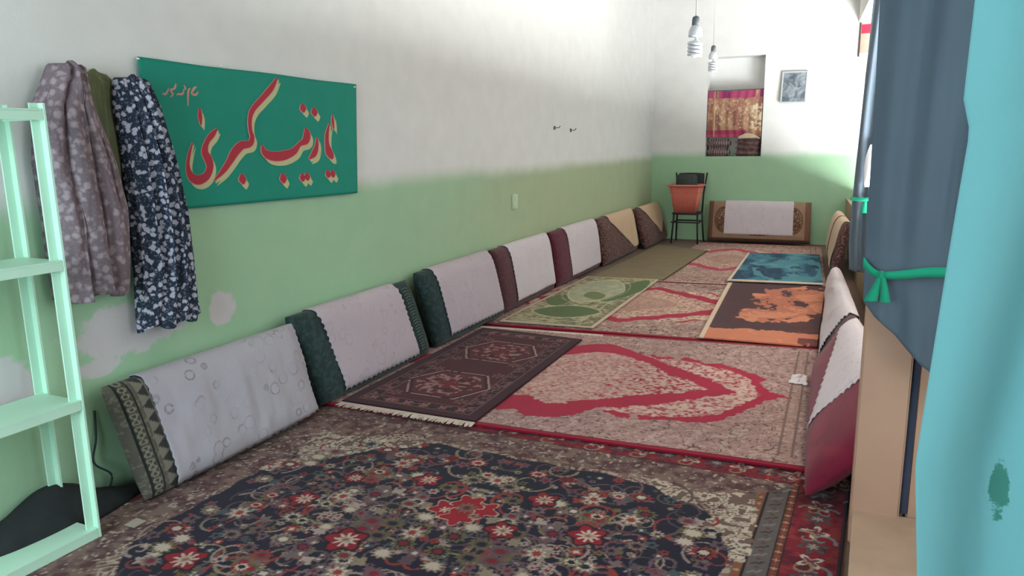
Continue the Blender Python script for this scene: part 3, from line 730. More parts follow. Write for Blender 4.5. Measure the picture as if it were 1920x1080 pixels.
cov(5, 0.22, 0.99, 0.12, seed=13, scallop=0.004, hemf=lambda u: np.clip(0.85-1.15*u, 0, 1)*0.9, label='beige triangular cloth on the brown bolster by the olive mat', mat=M_beige)
cov(6, 0.15, 0.97, 0.22, seed=15, scallop=0.004, hemf=lambda u: 0.55*np.abs(u-0.62)/0.62*1.3, label='beige triangular cloth on the far left corner bolster', mat=M_beige)
# lace trim parts on the green bolsters (zigzag stitched strips)
b = BM()
for i in range(22):
    v = 0.12+i*0.038; u = np.array([[0.855, 0.93]]); vv = np.array([[v, v]])
    p = slabs[1].mid(u, vv)+slabs[1].n*(slabs[1].T(u, vv)+0.012)[..., None]
    p1_ = Vector(p[0, 0]); p2_ = Vector(p[0, 1]); q = Vector(slabs[1].upv)*0.006
    b.tube([p1_, p1_.lerp(p2_, 0.5)+q, p2_-q], [0.004, 0.003, 0.001], 5)
o = b.build('stitched_trim', plain('grey_green_trim', (98, 116, 112), 0.9, 0.1, 30), None); o.parent = bpy.data.objects['bolster.001']
# far bolster against the far wall
def fbcol(U, V):
    s = (U-0.5)*1.48; z = V*0.62; c = np.ones(U.shape+(3,))*C3(158, 128, 108)
    c *= (0.85+0.3*fnoise(U*8, V*4, 4, 6))[..., None]
    e = ((np.abs(s)-0.50)/0.13)**2+((z-0.33)/0.19)**2
    c[(e < 1) & (fnoise(U*50, V*22, 2, 3) > 0.48)] = C3(98, 72, 56); c[(np.abs(e-1) < 0.12)] = C3(110, 82, 66)
    c[(np.abs(np.hypot(s/0.62, (z-0.6)/0.5)-1) < 0.02) & (z < 0.35)] = C3(96, 70, 62)
    c[np.abs(s) > 0.66] = C3(124, 92, 78); c[z < 0.05] = C3(96, 72, 64)
    return c
fs = Slab((-2.03, 11.62, 0.03), (-0.54, 11.62, 0.03), (-2.03, 11.74, 0.635), (-0.56, 11.74, 0.635), 0.16)
o = fs.body('bolster', M_attr, 140, 70, fbcol); tag(o, 'tan patterned bolster leaning on the far wall', 'bolster')
o = fs.cover('bolster_cloth', M_cotton, 0.17, 0.84, 0.17, seed=21, scallop=0.003, wr=0.012); tag(o, 'white cloth draped over the bolster at the far wall', 'cloth')
# right hand bolsters
def ry(px, py, y): return tuple(on_y(px, py, y))

M_crim = velvet('crimson_plush', (118, 34, 56), (132, 40, 62), 5)
RB = [((-0.10, 3.18, 0.05), (-0.15, 5.05, 0.05), (0.30, 3.24, 0.44), ry(1606, 600, 4.85), 0.16, M_crim, 'crimson bolster slumped against the right wall beside the tan post'),
      ((-0.115, 5.12, 0.06), (-0.15, 8.55, 0.05), ry(1606, 598, 4.92), ry(1569, 502, 7.7), 0.12, M_brownp, 'long slumped brown bolster midway along the right wall'),
      ((-0.14, 8.8, 0.06), (-0.24, 10.75, 0.06), ry(1590, 418, 8.9), ry(1573, 396, 10.7), 0.16, M_brownp, 'upright brown bolster at the far end of the right wall')]
rs = []
for (a, b_, c, d, th, mt, lab) in RB:
    s = Slab(a, b_, c, d, th, 10, 4); rs.append(s); tag(s.body('bolster', mt), lab, 'bolster', 'bolsters along the right wall')
G = 'cloths draped over the right bolsters'
tag(rs[0].cover('bolster_cloth', M_cotton, 0.33, 0.98, 0.08, seed=31, scallop=0.016, wr=0.012, back=0.1, hemf=lambda u: 0.72*u**0.9), 'white cloth with ragged hem on the crimson bolster', 'cloth', G)
tag(rs[1].cover('bolster_cloth', M_cotton, 0.05, 0.97, 0.05, seed=33, scallop=0.014, wr=0.02, back=0.1), 'white cloth sliding over the slumped brown bolster', 'cloth', G)
tag(rs[2].cover('bolster_cloth', M_beige, 0.50, 0.94, 0.12, seed=35, scallop=0.003, hemf=lambda u: 0.25*u), 'cream cloth at the far end of the upright right-hand bolster', 'cloth', G)
tag(rs[2].cover('bolster_cloth', M_beige, 0.04, 0.44, 0.10, seed=37, scallop=0.003, hemf=lambda u: 0.25*u), 'cream cloth on the near half of the upright right-hand bolster', 'cloth', G)
# ------------------------------------------------------------------ banner with lettering
M_ban = plain('green_banner_cloth', (26, 142, 122), 0.7, 0.08, 6, 0.08)
Q = [on_x(257, 106, XL+0.02), on_x(668, 158, XL+0.02), on_x(670, 362, XL+0.02), on_x(318, 392, XL+0.02)]
bl = Vector((XL+0.02, Q[0].y+0.01, Q[3].z-0.005))
ban = empty('wall_banner', (XL+0.02, (Q[0].y+Q[1].y)/2, Q[2].z)); tag(ban, 'green cloth banner with red calligraphy nailed to the left wall', 'banner')
U, V = np.meshgrid(np.linspace(0, 1, 80), np.linspace(0, 1, 40))
def bil(u, v):
    a, b_, c, d = np.array(bl), np.array(Q[2]), np.array(Q[1]), np.array(Q[0])
    u = u[..., None]; v = v[..., None]
    return a*(1-u)*(1-v)+b_*u*(1-v)+c*u*v+d*(1-u)*v
P = bil(U, V)
P[..., 0] += 0.002*np.sin(9*U+2*V)
P[..., 2] += -0.004*np.sin(pi*U*2)**2*V
P -= np.array(ban.location)
o = grid_mesh('banner_cloth', P, M_ban, ban, solid=0.003)
o.location = (0, 0, 0)
M_lr = plain('banner_red_print', (178, 52, 68), 0.7, 0.05, 20, 0); M_ly = plain('banner_yellow_print', (194, 196, 148), 0.7, 0.08, 20, 0)
M_lp = plain('banner_pale_outline', (206, 150, 138), 0.7, 0.05, 20, 0)
def zp(x, y): return 240+x*0.2964, 80+y*0.2963
def catmull(pts, n=8):
    out = []
    for i in range(len(pts)-1):
        p0 = pts[max(i-1, 0)]; p1 = pts[i]; p2 = pts[i+1]; p3 = pts[min(i+2, len(pts)-1)]
        for k in range(n):
            t_ = k/n
            out.append(tuple(0.5*((2*b1)+(-a1+c1)*t_+(2*a1-5*b1+4*c1-d1)*t_*t_+(-a1+3*b1-3*c1+d1)*t_**3) for a1, b1, c1, d1 in zip(p0, p1, p2, p3)))
    out.append(tuple(pts[-1])); return out
def letter(strokes, name, parent, mat, dx, dy, grow, depth):
    """pen strokes (x, y, width) in banner print units -> thin flat print proud of the cloth"""
    b = BM()
    for st in strokes:
        sp = catmull(st); n = len(sp); L = []; R_ = []
        for i, (x, y, wd) in enumerate(sp):
            x2, y2, _ = sp[min(i+1, n-1)]; x1_, y1_, _ = sp[max(i-1, 0)]
            tx, ty = x2-x1_, y2-y1_; l = math.hypot(tx, ty) or 1
            nx, ny_ = -ty/l, tx/l; h = max(wd, 3)/2+grow
            L.append((x+dx+nx*h, y+dy+ny_*h)); R_.append((x+dx-nx*h, y+dy-ny_*h))
        def vtx(p, e):
            q = on_x(*zp(*p), XL+0.02); q.x += e; return b.bm.verts.new(q-ban.location)
        fr = [(vtx(l, depth), vtx(r, depth)) for l, r in zip(L, R_)]
        bk = [(vtx(l, 0.001), vtx(r, 0.001)) for l, r in zip(L, R_)]
        for i in range(n-1):
            b.bm.faces.new((fr[i][0], fr[i][1], fr[i+1][1], fr[i+1][0]))
            b.bm.faces.new((fr[i][0], fr[i+1][0], bk[i+1][0], bk[i][0])); b.bm.faces.new((fr[i][1], bk[i][1], bk[i+1][1], fr[i+1][1]))
        b.bm.faces.new((fr[0][0], bk[0][0], bk[0][1], fr[0][1])); b.bm.faces.new((fr[-1][1], bk[-1][1], bk[-1][0], fr[-1][0]))
    return b.build(name, mat, parent)
def dot(x, y, r=1.0): return [(x-4*r, y-34*r, 6), (x-2*r, y-14*r, 34*r), (x+2*r, y+6*r, 40*r), (x+6*r, y+30*r, 8)]
words = {
 'ya': [[(1270, 512, 6), (1256, 575, 20), (1256, 640, 24), (1268, 690, 42), (1284, 722, 30), (1292, 735, 8)], [(1290, 455, 5), (1292, 500, 14), (1298, 545, 5)], dot(1262, 832, .75), dot(1292, 830, .75)],
 'zeynab': [[(1192, 600, 6), (1190, 650, 22), (1172, 705, 34), (1142, 735, 8)], dot(1175, 440, .9), dot(1103, 415, .9),
            [(1118, 540, 8), (1128, 575, 40), (1120, 620, 44), (1080, 645, 26), (1040, 690, 44), (970, 716, 60), (900, 715, 56), (858, 690, 34), (845, 645, 6)],
            dot(1100, 855, .8), dot(1130, 848, .8), dot(978, 860, 1)],
 'kubra': [[(940, 222, 8), (900, 290, 34), (840, 360, 34), (788, 420, 32), (768, 480, 24), (770, 550, 20), (782, 600, 26), (765, 640, 40), (715, 650, 52), (675, 690, 52), (640, 750, 40), (595, 815, 30), (542, 872, 6)],
           dot(720, 865, 1.05),
           [(560, 545, 8), (530, 580, 34), (495, 630, 30), (482, 690, 40), (505, 740, 48), (515, 790, 40), (490, 845, 48), (440, 868, 60), (395, 845, 44), (375, 780, 22), (385, 700, 16), (405, 632, 5)],
           [(450, 415, 6), (452, 460, 24), (458, 520, 8)]],
 'small_blessing': [[(440, 310, 4), (425, 330, 12), (400, 320, 8), (415, 290, 12), (430, 280, 5)], [(392, 290, 4), (380, 300, 10), (376, 340, 8), (376, 400, 4)], [(350, 300, 4), (340, 325, 11), (315, 325, 9), (305, 335, 4)],
                    [(300, 260, 4), (290, 290, 12), (265, 300, 9), (280, 325, 8), (265, 345, 5)], [(255, 290, 4), (235, 325, 11), (215, 320, 5)], [(350, 270, 4), (360, 290, 8), (345, 300, 4)]]}
for wname, st in words.items():
    if wname == 'small_blessing': letter(st, 'small_lettering', ban, M_lp, 0, 0, 1.2, 0.004); continue
    letter(st, 'lettering_shadow', ban, M_ly, 20, 32, -1.5, 0.0035); letter(st, 'lettering_shadow', ban, M_ly, 10, 17, 0, 0.0038)
    letter(st, 'lettering_outline', ban, M_lp, 0, 2, 4, 0.0044); letter(st, 'lettering', ban, M_lr, 0, 0, 0, 0.005)
for p in ((259, 110), (415, 124), (665, 163)):
    q = on_x(*p, XL+0.023)-ban.location
    BM().lathe([(0.002, -0.002), (0.007, -0.004), (0.007, 0.002), (0.003, 0.004)], q, 10).build('nail_head', M_white, ban, True)
# ------------------------------------------------------------------ hanging garments
def garment(name, levels, xw, depth, mat, label, cat, seed, nf=7, hem=0.02, nu=130, group='clothes hung on the wall by the shelf'):
    """levels: (z, y_left, y_right, depth_factor) from top to bottom; back lies on the wall, front swells in folds"""
    lv = np.array(levels); zt = np.linspace(0, 1, 90)
    s = np.interp(zt, np.linspace(0, 1, len(lv)), np.arange(len(lv)))
    it = lambda c: np.interp(s, np.arange(len(lv)), lv[:, c])
    zz, yl, yr, df = it(0), it(1), it(2), it(3)
    U, Tt = np.meshgrid(np.linspace(0, 1, nu), zt)
    sw = np.sin(pi*U)**0.5
    fold = 0.5+0.5*np.cos(2*pi*nf*(U+0.06*np.sin(5*Tt+seed)+0.10*(fnoise(U*2, Tt*1.5, 2, seed)-0.5)))
    fold2 = fnoise(U*6, Tt*2.0, 3, seed+4)
    X = xw+depth*df[:, None]*sw*(0.48+0.32*fold*np.clip(Tt*3, 0.35, 1)+0.35*fold2)
    Y = yl[:, None]+(yr-yl)[:, None]*U+0.012*np.sin(2*pi*nf*U+1)*np.clip(Tt*2, 0, 1)
    Zz = zz[:, None]+np.zeros_like(U)-hem*np.clip(Tt-0.5, 0, 1)*2*np.sin(2*pi*nf*0.5*U+seed)-0.02*np.clip(1-Tt*12, 0, 1)*(2*U-1)**2*3
    o = grid_mesh(name, np.stack([X, Y, Zz], -1), mat, solid=0.004)
    tag(o, label, cat, group); return o
def floral(name, ground, bloom, mid, sc, thr, smooth=0.04):
    t = NT(name, 0.95); x = t.obj()
    nw = t.noise(sc*0.9, 2)
    ad = t.new('ShaderNodeVectorMath', operation='ADD'); sc_ = t.new('ShaderNodeVectorMath', operation='SCALE')
    nt = t.new('ShaderNodeTexNoise'); nt.inputs['Scale'].default_value = sc*1.6; t.link(x, nt.inputs['Vector'])
    t.link(nt.outputs['Color'], sc_.inputs[0]); sc_.inputs['Scale'].default_value = 0.75/sc
    t.link(x, ad.inputs[0]); t.link(sc_.outputs[0], ad.inputs[1])
    v = t.vor(sc, ad.outputs[0]); v2 = t.vor(sc*2.3, ad.outputs[0])
    c = t.mix(t.step(v2, 0.25, 0.40), C(*mid), C(*ground))
    c = t.mix(t.math('SUBTRACT', 1.0, t.step(v, thr, thr+smooth)), c, C(*bloom))
    t.base(c); t.b.inputs['Specular IOR Level'].default_value = 0.1
    t.bump(t.noise(200, 2), 0.2, 0.002); return t.m
M_bg = floral('mauve_print_cotton', (122, 108, 116), (164, 150, 156), (134, 120, 126), 30, 0.22, 0.34)
M_nv = floral('navy_white_floral_cotton', (48, 58, 74), (186, 186, 202), (104, 110, 126), 36, 0.34, 0.14)
M_ol = plain('olive_cotton', (118, 124, 94), 0.95, 0.2, 18)
def hook(y, z):
    b = BM(); b.tube([(XL, y, z), (XL+0.05, y, z), (XL+0.065, y, z+0.02)], 0.005, 6); b.box(XL-0.01, XL+0.006, y-0.012, y+0.012, z-0.02, z+0.02)
    return tag(b.build('coat_hook', M_hook), 'x', 'hook', 'coat hooks')
M_hook = plain('dull_metal', (96, 92, 88), 0.45, 0.1, 20, 0)
garment('olive_chador', [(1.885, 2.15, 2.24, .5), (1.83, 2.10, 2.30, .9), (1.6, 2.06, 2.32, .9), (1.2, 2.05, 2.28, .7), (1.06, 2.05, 2.27, .7)], XL+0.006, 0.05, M_ol, 'olive green cloth hanging behind the two printed chadors', 'garment', 3, 4)
garment('mauve_chador', [(1.90, 2.00, 2.09, .5), (1.875, 1.97, 2.12, .8), (1.82, 1.94, 2.105, 1), (1.72, 1.885, 2.14, 1), (1.5, 1.855, 2.21, 1), (1.28, 1.86, 2.24, 1), (1.06, 1.86, 2.225, 1.0), (0.94, 1.865, 2.21, .95)], XL+0.05, 0.13, M_bg, 'mauve brown printed chador hanging next to the shelf', 'garment', 5, 4, hem=0.012)
garment('navy_chador', [(1.87, 2.29, 2.38, .5), (1.84, 2.255, 2.43, .9), (1.74, 2.24, 2.465, 1), (1.5, 2.25, 2.53, 1), (1.25, 2.25, 2.575, 1), (1.0, 2.245, 2.58, 1), (0.80, 2.23, 2.58, .95), (0.735, 2.23, 2.585, .9)], XL+0.05, 0.10, M_nv, 'navy chador with white flowers hanging over the banner edge', 'garment', 8, 5, hem=0.012)
for (y, z, l) in ((7.57, 1.71, 'small metal wall hook, left of the pair above the bolsters'), (8.07, 1.69, 'small metal wall hook, right of the pair above the bolsters')):
    o = hook(y, z); o['label'] = l
sw = empty('light_switch', (XL, 6.5, 1.0)); tag(sw, 'pale green light switch low on the left wall', 'switch')
M_sw = plain('painted_switch', (196, 214, 186), 0.5, 0.05, 20, 0)
BM().box(-0.005, 0.014, -0.055, 0.055, -0.07, 0.07, 0.004).build('plate', M_sw, sw)
for zz in (-0.03, 0.03): BM().box(0.013, 0.020, -0.03, 0.03, zz-0.022, zz+0.022, 0.002).build('rocker', M_sw, sw)
# ------------------------------------------------------------------ shelf unit
M_sh = plain('pale_green_enamel', (196, 236, 214), 0.45, 0.06, 6, 0.05)
sh = empty('shelf_unit', (-2.77, 1.3, 0.0165)); tag(sh, 'pale green metal shelf unit against the left wall', 'shelf')
def rel(b, name): return b.build(name, M_sh, sh)
for (x, y) in ((-2.683, 1.768), (-2.887, 1.768), (-2.683, 0.718), (-2.887, 0.718)):
    e = 0.018
    b = BM(); b.box(x-e+2.77, x+e+2.77, y-0.004-1.3, y+0.004-1.3, 0, 1.70); sgn = -1 if y > 1.3 else 1
    b.box(x-e+2.77 if x > -2.8 else x-e+2.77, (x-e+2.77)+0.007, y-1.3, y-1.3+sgn*0.034, 0, 1.70); rel(b, 'post')
for z in (0.035, 0.575, 1.125, 1.675):
    b = BM(); b.box(-0.132, 0.102, -0.575, 0.4605, z-0.0035, z+0.004)
    b.box(0.094, 0.102, -0.575, 0.462, z-0.035, z-0.003); b.box(-0.132, -0.124, -0.575, 0.462, z-0.035, z-0.003); b.box(-0.124, 0.094, 0.455, 0.462, z-0.035, z-0.003)
    rel(b, 'shelf_board')
# dark cloth lying along the wall foot behind the shelf
n = 60; pts = []
U, Vv = np.meshgrid(np.linspace(0, 1, 50), np.linspace(0, 1, 24))
y_ = 1.15+U*1.02; hgt = 0.035+0.14*np.exp(-((U-0.58)/0.22)**2)+0.03*fnoise(U*5, U*0, 2, 3)
wd = 0.10+0.05*np.sin(pi*U)
th = Vv*pi
Pq = np.stack([-2.90+wd*0.75*np.cos(th)*np.sin(pi*np.clip(U, .04, .96))**0.4, y_, 0.014+hgt*np.sin(th)*np.sin(pi*np.clip(U, .03, .97))**0.5], -1)
tag(grid_mesh('floor_cloth', Pq, plain('black_cloth', (44, 48, 50), 0.95, 0.3, 14), solid=0.004), 'crumpled dark cloth on the floor behind the shelf', 'cloth')
tag(BM().box(-2.66, -2.60, 1.87, 1.93, 0.0168, 0.019).build('paper_scrap', plain('aged_paper', (170, 162, 148), 0.9, 0.2, 30)), 'small pale paper scrap at the foot of the nearest bolster', 'paper')
cb = BM().tube(catmull([(XL+0.004, 2.02, 0.42), (XL+0.02, 2.0, 0.30), (XL+0.03, 1.97, 0.2), (XL+0.05, 2.03, 0.12), (XL+0.04, 2.0, 0.03)]), 0.005, 6).build('power_cable', plain('dark_cable', (44, 58, 60), 0.6, 0.1, 20, 0), None, True)
tag(cb, 'short dark cable drooping down the wall behind the nearest bolster', 'cable')
# crumpled white tissue on the medallion carpet
U, Vv = np.meshgrid(np.linspace(0, 1, 26), np.linspace(0, 1, 26))
nz_ = fnoise(U, Vv, 6, 8, 3)
Pq = np.stack([-0.29+0.10*U+0.04*(nz_-0.5), 4.78+0.20*Vv+0.05*(fnoise(U, Vv, 5, 3)-0.5), 0.036+0.045*nz_*np.sin(pi*U)*np.sin(pi*Vv)], -1)
tag(grid_mesh('crumpled_tissue', Pq, plain('white_tissue', (214, 206, 210), 0.95, 0.05, 20), solid=0.002), 'crumpled white tissue on the beige medallion carpet', 'tissue')
# ------------------------------------------------------------------ far wall: niche contents, pictures
def brocade(U, V):
    c = np.ones(U.shape+(3,))*C3(164, 122, 102); n = fnoise(U*9, V*5, 1.4, 3, 3)
    c[n > 0.56] = C3(178, 140, 114); c[n < 0.40] = C3(150, 104, 94)
    pk = C3(168, 72, 108)
    m1 = (V > 0.84) & (fnoise(U*9, U*0, 1, 6) > 0.38); c[m1] = pk; c[(V > 0.84) & (fnoise(U*9, U*0, 1, 9) > 0.62)] = C3(132, 56, 98)
    c[(V < 0.16) & (V > 0.02) & (U < 0.72)] = C3(160, 66, 94); c[(V < 0.07) & (U < 0.6)] = C3(176, 84, 104)
    w_ = fnoise(U*14, V*12, 2, 14, 2); c[(w_ > 0.70) & (V > 0.2) & (V < 0.8)] = C3(200, 174, 146)
    c[(np.abs(U-0.13) < 0.012)] = C3(198, 168, 140); c[(U > 0.78) & (w_ > 0.5) & (V > 0.15) & (V < 0.7)] = C3(206, 190, 160)
    return c
U, V = np.meshgrid(np.linspace(0, 1, 120), np.linspace(0, 1, 100))
P = np.stack([NX0+0.012+(NX1-NX0-0.024)*U, YF+0.04-0.022*(0.5+0.5*np.cos(2*pi*7*(U+0.04*np.sin(V*4))))*(1.1-V*0.6), 1.60+0.70*V-0.012*np.sin(pi*U)*V], -1)
tag(grid_mesh('niche_cloth', P, M_attr, cols=brocade(U, V), solid=0.004), 'pink and gold brocade cloth hung across the wall niche', 'cloth')
tag(BM().tube([(NX0-0.01, YF+0.045, 2.30), (NX1+0.01, YF+0.045, 2.30)], 0.006, 8).build('curtain_rod', M_hook), 'thin rod carrying the brocade cloth in the niche', 'rod')
M_st = NT('striped_quilt', 0.95); wv = M_st.new('ShaderNodeTexWave'); wv.inputs['Scale'].default_value = 9; wv.inputs['Distortion'].default_value = 3.5; M_st.link(M_st.obj(), wv.inputs['Vector'])
M_st.base(M_st.mix(wv.outputs['Fac'], C(92, 76, 84), C(170, 146, 138))); M_st = M_st.m
M_st2 = velvet('mauve_quilt', (112, 84, 86), (150, 120, 112), 16)
def bundle(name, x0, x1, y0, y1, z0, z1, layers, mat, label, cat='quilt', grp='folded quilts in the niche'):
    r = empty(name, ((x0+x1)/2, (y0+y1)/2, z0)); tag(r, label, cat, grp)
    h = (z1-z0)/layers
    for k in range(layers):
        b = BM(); j = 0.008*((k*7) % 3-1)
        b.box(-(x1-x0)/2+j, (x1-x0)/2+j, -(y1-y0)/2, (y1-y0)/2, k*h, (k+1)*h-0.004, min(h*0.42, 0.04)); b.build('folded_layer', mat, r, True)
bundle('folded_quilt', NX0+0.02, -1.80, YF+0.03, YF+0.27, NZ0, 1.58, 2, M_st, 'striped folded quilt in the niche, left of the pair')
bundle('folded_quilt', -1.72, NX1-0.01, YF+0.03, YF+0.27, NZ0, 1.57, 3, M_st2, 'mauve folded quilt in the niche, right of the pair')
U, V = np.meshgrid(np.linspace(0, 1, 40), np.linspace(0, 1, 14))
P = np.stack([-1.66+0.31*U, YF-0.024+0.018*V, 1.575+0.075*V*np.sin(pi*np.clip(U*0.9+0.1, 0, 1))+0.012*fnoise(U*6, V, 2, 3)], -1)
tag(grid_mesh('pale_scarf', P, plain('cream_scarf', (206, 184, 158), 0.95, 0.1, 14), solid=0.012), 'cream scarf lying on the mauve quilt in the niche', 'scarf')
fr = empty('picture_frame', (-0.90, YF, 2.30)); tag(fr, 'small silver framed grey picture on the far wall', 'picture')
t = NT('silver_print', 0.35); nn = t.noise(8, 6, 0.6, None, 0.8); t.base(t.mix(t.step(nn, 0.35, 0.68), C(84, 94, 104), C(158, 166, 172))); M_pr = t.m
BM().box(-0.155, 0.155, -0.035, -0.022, -0.205, 0.205).build('print', M_pr, fr)
M_sil = plain('silver_frame', (186, 190, 192), 0.3, 0.05, 20, 0)
for (x0, x1, z0, z1) in ((-0.178, 0.178, 0.205, 0.225), (-0.178, 0.178, -0.225, -0.205), (-0.178, -0.155, -0.205, 0.205), (0.155, 0.178, -0.205, 0.205)):
    BM().box(x0, x1, -0.045, -0.004, z0, z1, 0.004).build('frame_bar', M_sil, fr)
fr.rotation_euler = (radians(-4), radians(1.2), 0); fr.location.y = YF-0.012
pr = empty('wall_poster', (0.05, YF-0.004, 2.93)); tag(pr, 'red topped framed poster half hidden by the far navy curtain', 'poster')
BM().box(-0.115, 0.16, -0.012, 0, -0.20, 0.20).build('poster_sheet', plain('poster_brown', (176, 150, 136), 0.6, 0.2, 10, 0), pr)
BM().box(-0.11, 0.155, -0.016, -0.0125, 0.06, 0.18).build('red_panel', plain('poster_red', (214, 40, 66), 0.6, 0.05, 10, 0), pr)
BM().box(-0.135, -0.116, -0.022, 0, -0.25, 0.21, 0.003).build('frame_bar', plain('dark_frame', (70, 58, 54), 0.5, 0.1, 10, 0), pr)
# ------------------------------------------------------------------ chair with basket
M_blk = plain('black_tube_metal', (46, 46, 46), 0.45, 0.1, 20, 0)
ch = empty('metal_chair', (-2.29, 11.33, 0.013)); tag(ch, 'black metal chair in the far left corner holding a basket', 'chair')
def T(pts, r, name): return BM().tube(pts, r, 8).build(name, M_blk, ch, True)
for sx in (-1, 1):
    T([(sx*0.20, -0.17, 0.006), (sx*0.185, -0.15, 0.25), (sx*0.175, -0.13, 0.455)], 0.014, 'leg')
    T([(sx*0.215, 0.24, 0.006), (sx*0.20, 0.19, 0.25), (sx*0.19, 0.17, 0.455)], 0.014, 'leg')
    T([(sx*0.19, 0.17, 0.455), (sx*0.20, 0.19, 0.75), (sx*0.235, 0.24, 1.06)], 0.013, 'back_post')
    T([(sx*0.182, -0.14, 0.33), (sx*0.198, 0.18, 0.33)], 0.010, 'rung')
T([(-0.215, -0.145, 0.33), (0.215, -0.145, 0.33)], 0.011, 'rung'); T([(-0.2, 0.185, 0.33), (0.2, 0.185, 0.33)], 0.011, 'rung')
BM().box(-0.205, 0.205, -0.17, 0.19, 0.445, 0.475, 0.012).build('seat', plain('dark_seat', (52, 48, 50), 0.6, 0.1, 10, 0.1), ch)
n = 14; U, V = np.meshgrid(np.linspace(-1, 1, 20), np.linspace(0, 1, 10))
P = np.stack([0.19*U, 0.235-0.03*(1-U*U)+0.02*V, 0.86+0.19*V+0.01*(1-U*U)*V], -1)
grid_mesh('backrest', P, plain('charcoal_backrest', (52, 58, 58), 0.7, 0.1, 14), ch, solid=0.02)
M_or = plain('salmon_plastic', (216, 126, 110), 0.5, 0.08, 20, 0)
bk = empty('plastic_basket', (-2.31, 11.31, 0.490)); tag(bk, 'salmon orange ribbed plastic basket on the black chair', 'basket')
def rrect(hx, hy, z, n=10, r=0.05):
    out = []
    for cx, cy, a0 in ((hx-r, hy-r, 0), (-hx+r, hy-r, 90), (-hx+r, -hy+r, 180), (hx-r, -hy+r, 270)):
        for k in range(n): a = radians(a0+90*k/(n-1)); out.append((cx+r*cos(a), cy+r*sin(a), z))
    return out
b = BM(); rings = []
for (hx_, hy_, z) in ((0.165, 0.12, 0.0), (0.20, 0.145, 0.20), (0.235, 0.165, 0.40), (0.225, 0.155, 0.40), (0.19, 0.135, 0.20), (0.155, 0.11, 0.012)):
    rings.append([b.bm.verts.new(p) for p in rrect(hx_, hy_, z)])
for i in range(len(rings)-1):
    for k in range(40): b.bm.faces.new((rings[i][k], rings[i][(k+1) % 40], rings[i+1][(k+1) % 40], rings[i+1][k]))
b.bm.faces.new(rings[0][::-1]); b.bm.faces.new(rings[-1])
b.build('basket_body', M_or, bk, True)
pr_ = rrect(0.250, 0.178, 0.405); b = BM(); b.tube(pr_+pr_[:1], 0.014, 8); b.build('rim', M_or, bk, True)
M_or2 = plain('salmon_rib', (204, 112, 98), 0.5, 0.08, 20, 0)
for k in range(17):
    u = -1+2*k/16
    b = BM(); b.tube([(u*0.15, -0.122, 0.01), (u*0.178, -0.149, 0.2), (u*0.208, -0.169, 0.385)], 0.0055, 6); b.build('rib', M_or2, bk, True)
for zz, hx_, hy_ in ((0.10, 0.185, 0.134), (0.30, 0.221, 0.157)):
    pr_ = rrect(hx_, hy_, zz); BM().tube(pr_+pr_[:1], 0.006, 6).build('hoop', M_or2, bk, True)
bb = BM().lathe([(0.04, 0.0), (0.085, 0.04), (0.10, 0.25), (0.105, 0.42), (0.100, 0.53), (0.085, 0.55), (0.02, 0.555)], (0, 0, 0), 24).build('cloth_bag', plain('charcoal_bag', (66, 72, 70), 0.9, 0.2, 18), None, True)
bb.scale = (1.55, 1, 1); bb.location = (-2.31, 11.31, 0.506); tag(bb, 'dark charcoal bag standing in the salmon basket', 'bag')
# ------------------------------------------------------------------ hanging bulbs
M_cfl = plain('frosted_bulb_glass', (206, 208, 214), 0.3, 0.05, 20, 0); M_sock = plain('grey_bulb_socket', (92, 100, 108), 0.5, 0.1, 20, 0); M_cord = plain('grey_cord', (190, 192, 192), 0.6, 0.05, 20, 0)
def bulb(px, py_top, py_bot, y, label):
    top = on_y(px, py_top, y); bot = on_y(px, py_bot, y); H = top.z-bot.z
    r = empty('hanging_bulb', (top.x, top.y, bot.z)); tag(r, label, 'light bulb', 'bare bulbs hanging from the ceiling')
    BM().tube([(0, 0, H-0.01), (0.003, 0, H+0.5), (0, 0, ZC-bot.z)], 0.0028, 6).build('cord', M_cord, r, True)
    BM().lathe([(0.004, H), (0.016, H*0.985), (0.021, H*0.93), (0.022, H*0.78), (0.018, H*0.775)], (0, 0, 0), 18).build('socket', M_sock, r, True)
    BM().lathe([(0.020, H*0.78), (0.028, H*0.74), (0.037, H*0.66), (0.040, H*0.53), (0.038, H*0.505), (0.012, H*0.50)], (0, 0, 0), 22).build('ballast_base', M_cfl, r, True)
    pts = []; n = 150
    for k in range(n+1):
        f = k/n; a = 2*pi*4*f; rr = 0.034*(min(1, f*9)**0.5); pts.append((rr*cos(a), rr*sin(a), H*0.40-f*(H*0.36)+0.0))
    pts = [(0.006, 0, H*0.51), (0.004, 0, H*0.43)]+pts
    BM().tube(pts, [0.0095]*len(pts), 8).build('spiral_tube', M_cfl, r, True)
    BM().lathe([(0.005, H*0.42), (0.024, H*0.40), (0.026, H*0.05), (0.018, H*0.02), (0.004, H*0.0)], (0, 0, 0), 16).build('tube_core', M_cfl, r, True)
bulb(1305, 30, 108, 4.43, 'larger spiral bulb on a cord, nearer of the two')
bulb(1338, 85, 136, 7.1, 'smaller spiral bulb hanging in front of the niche')
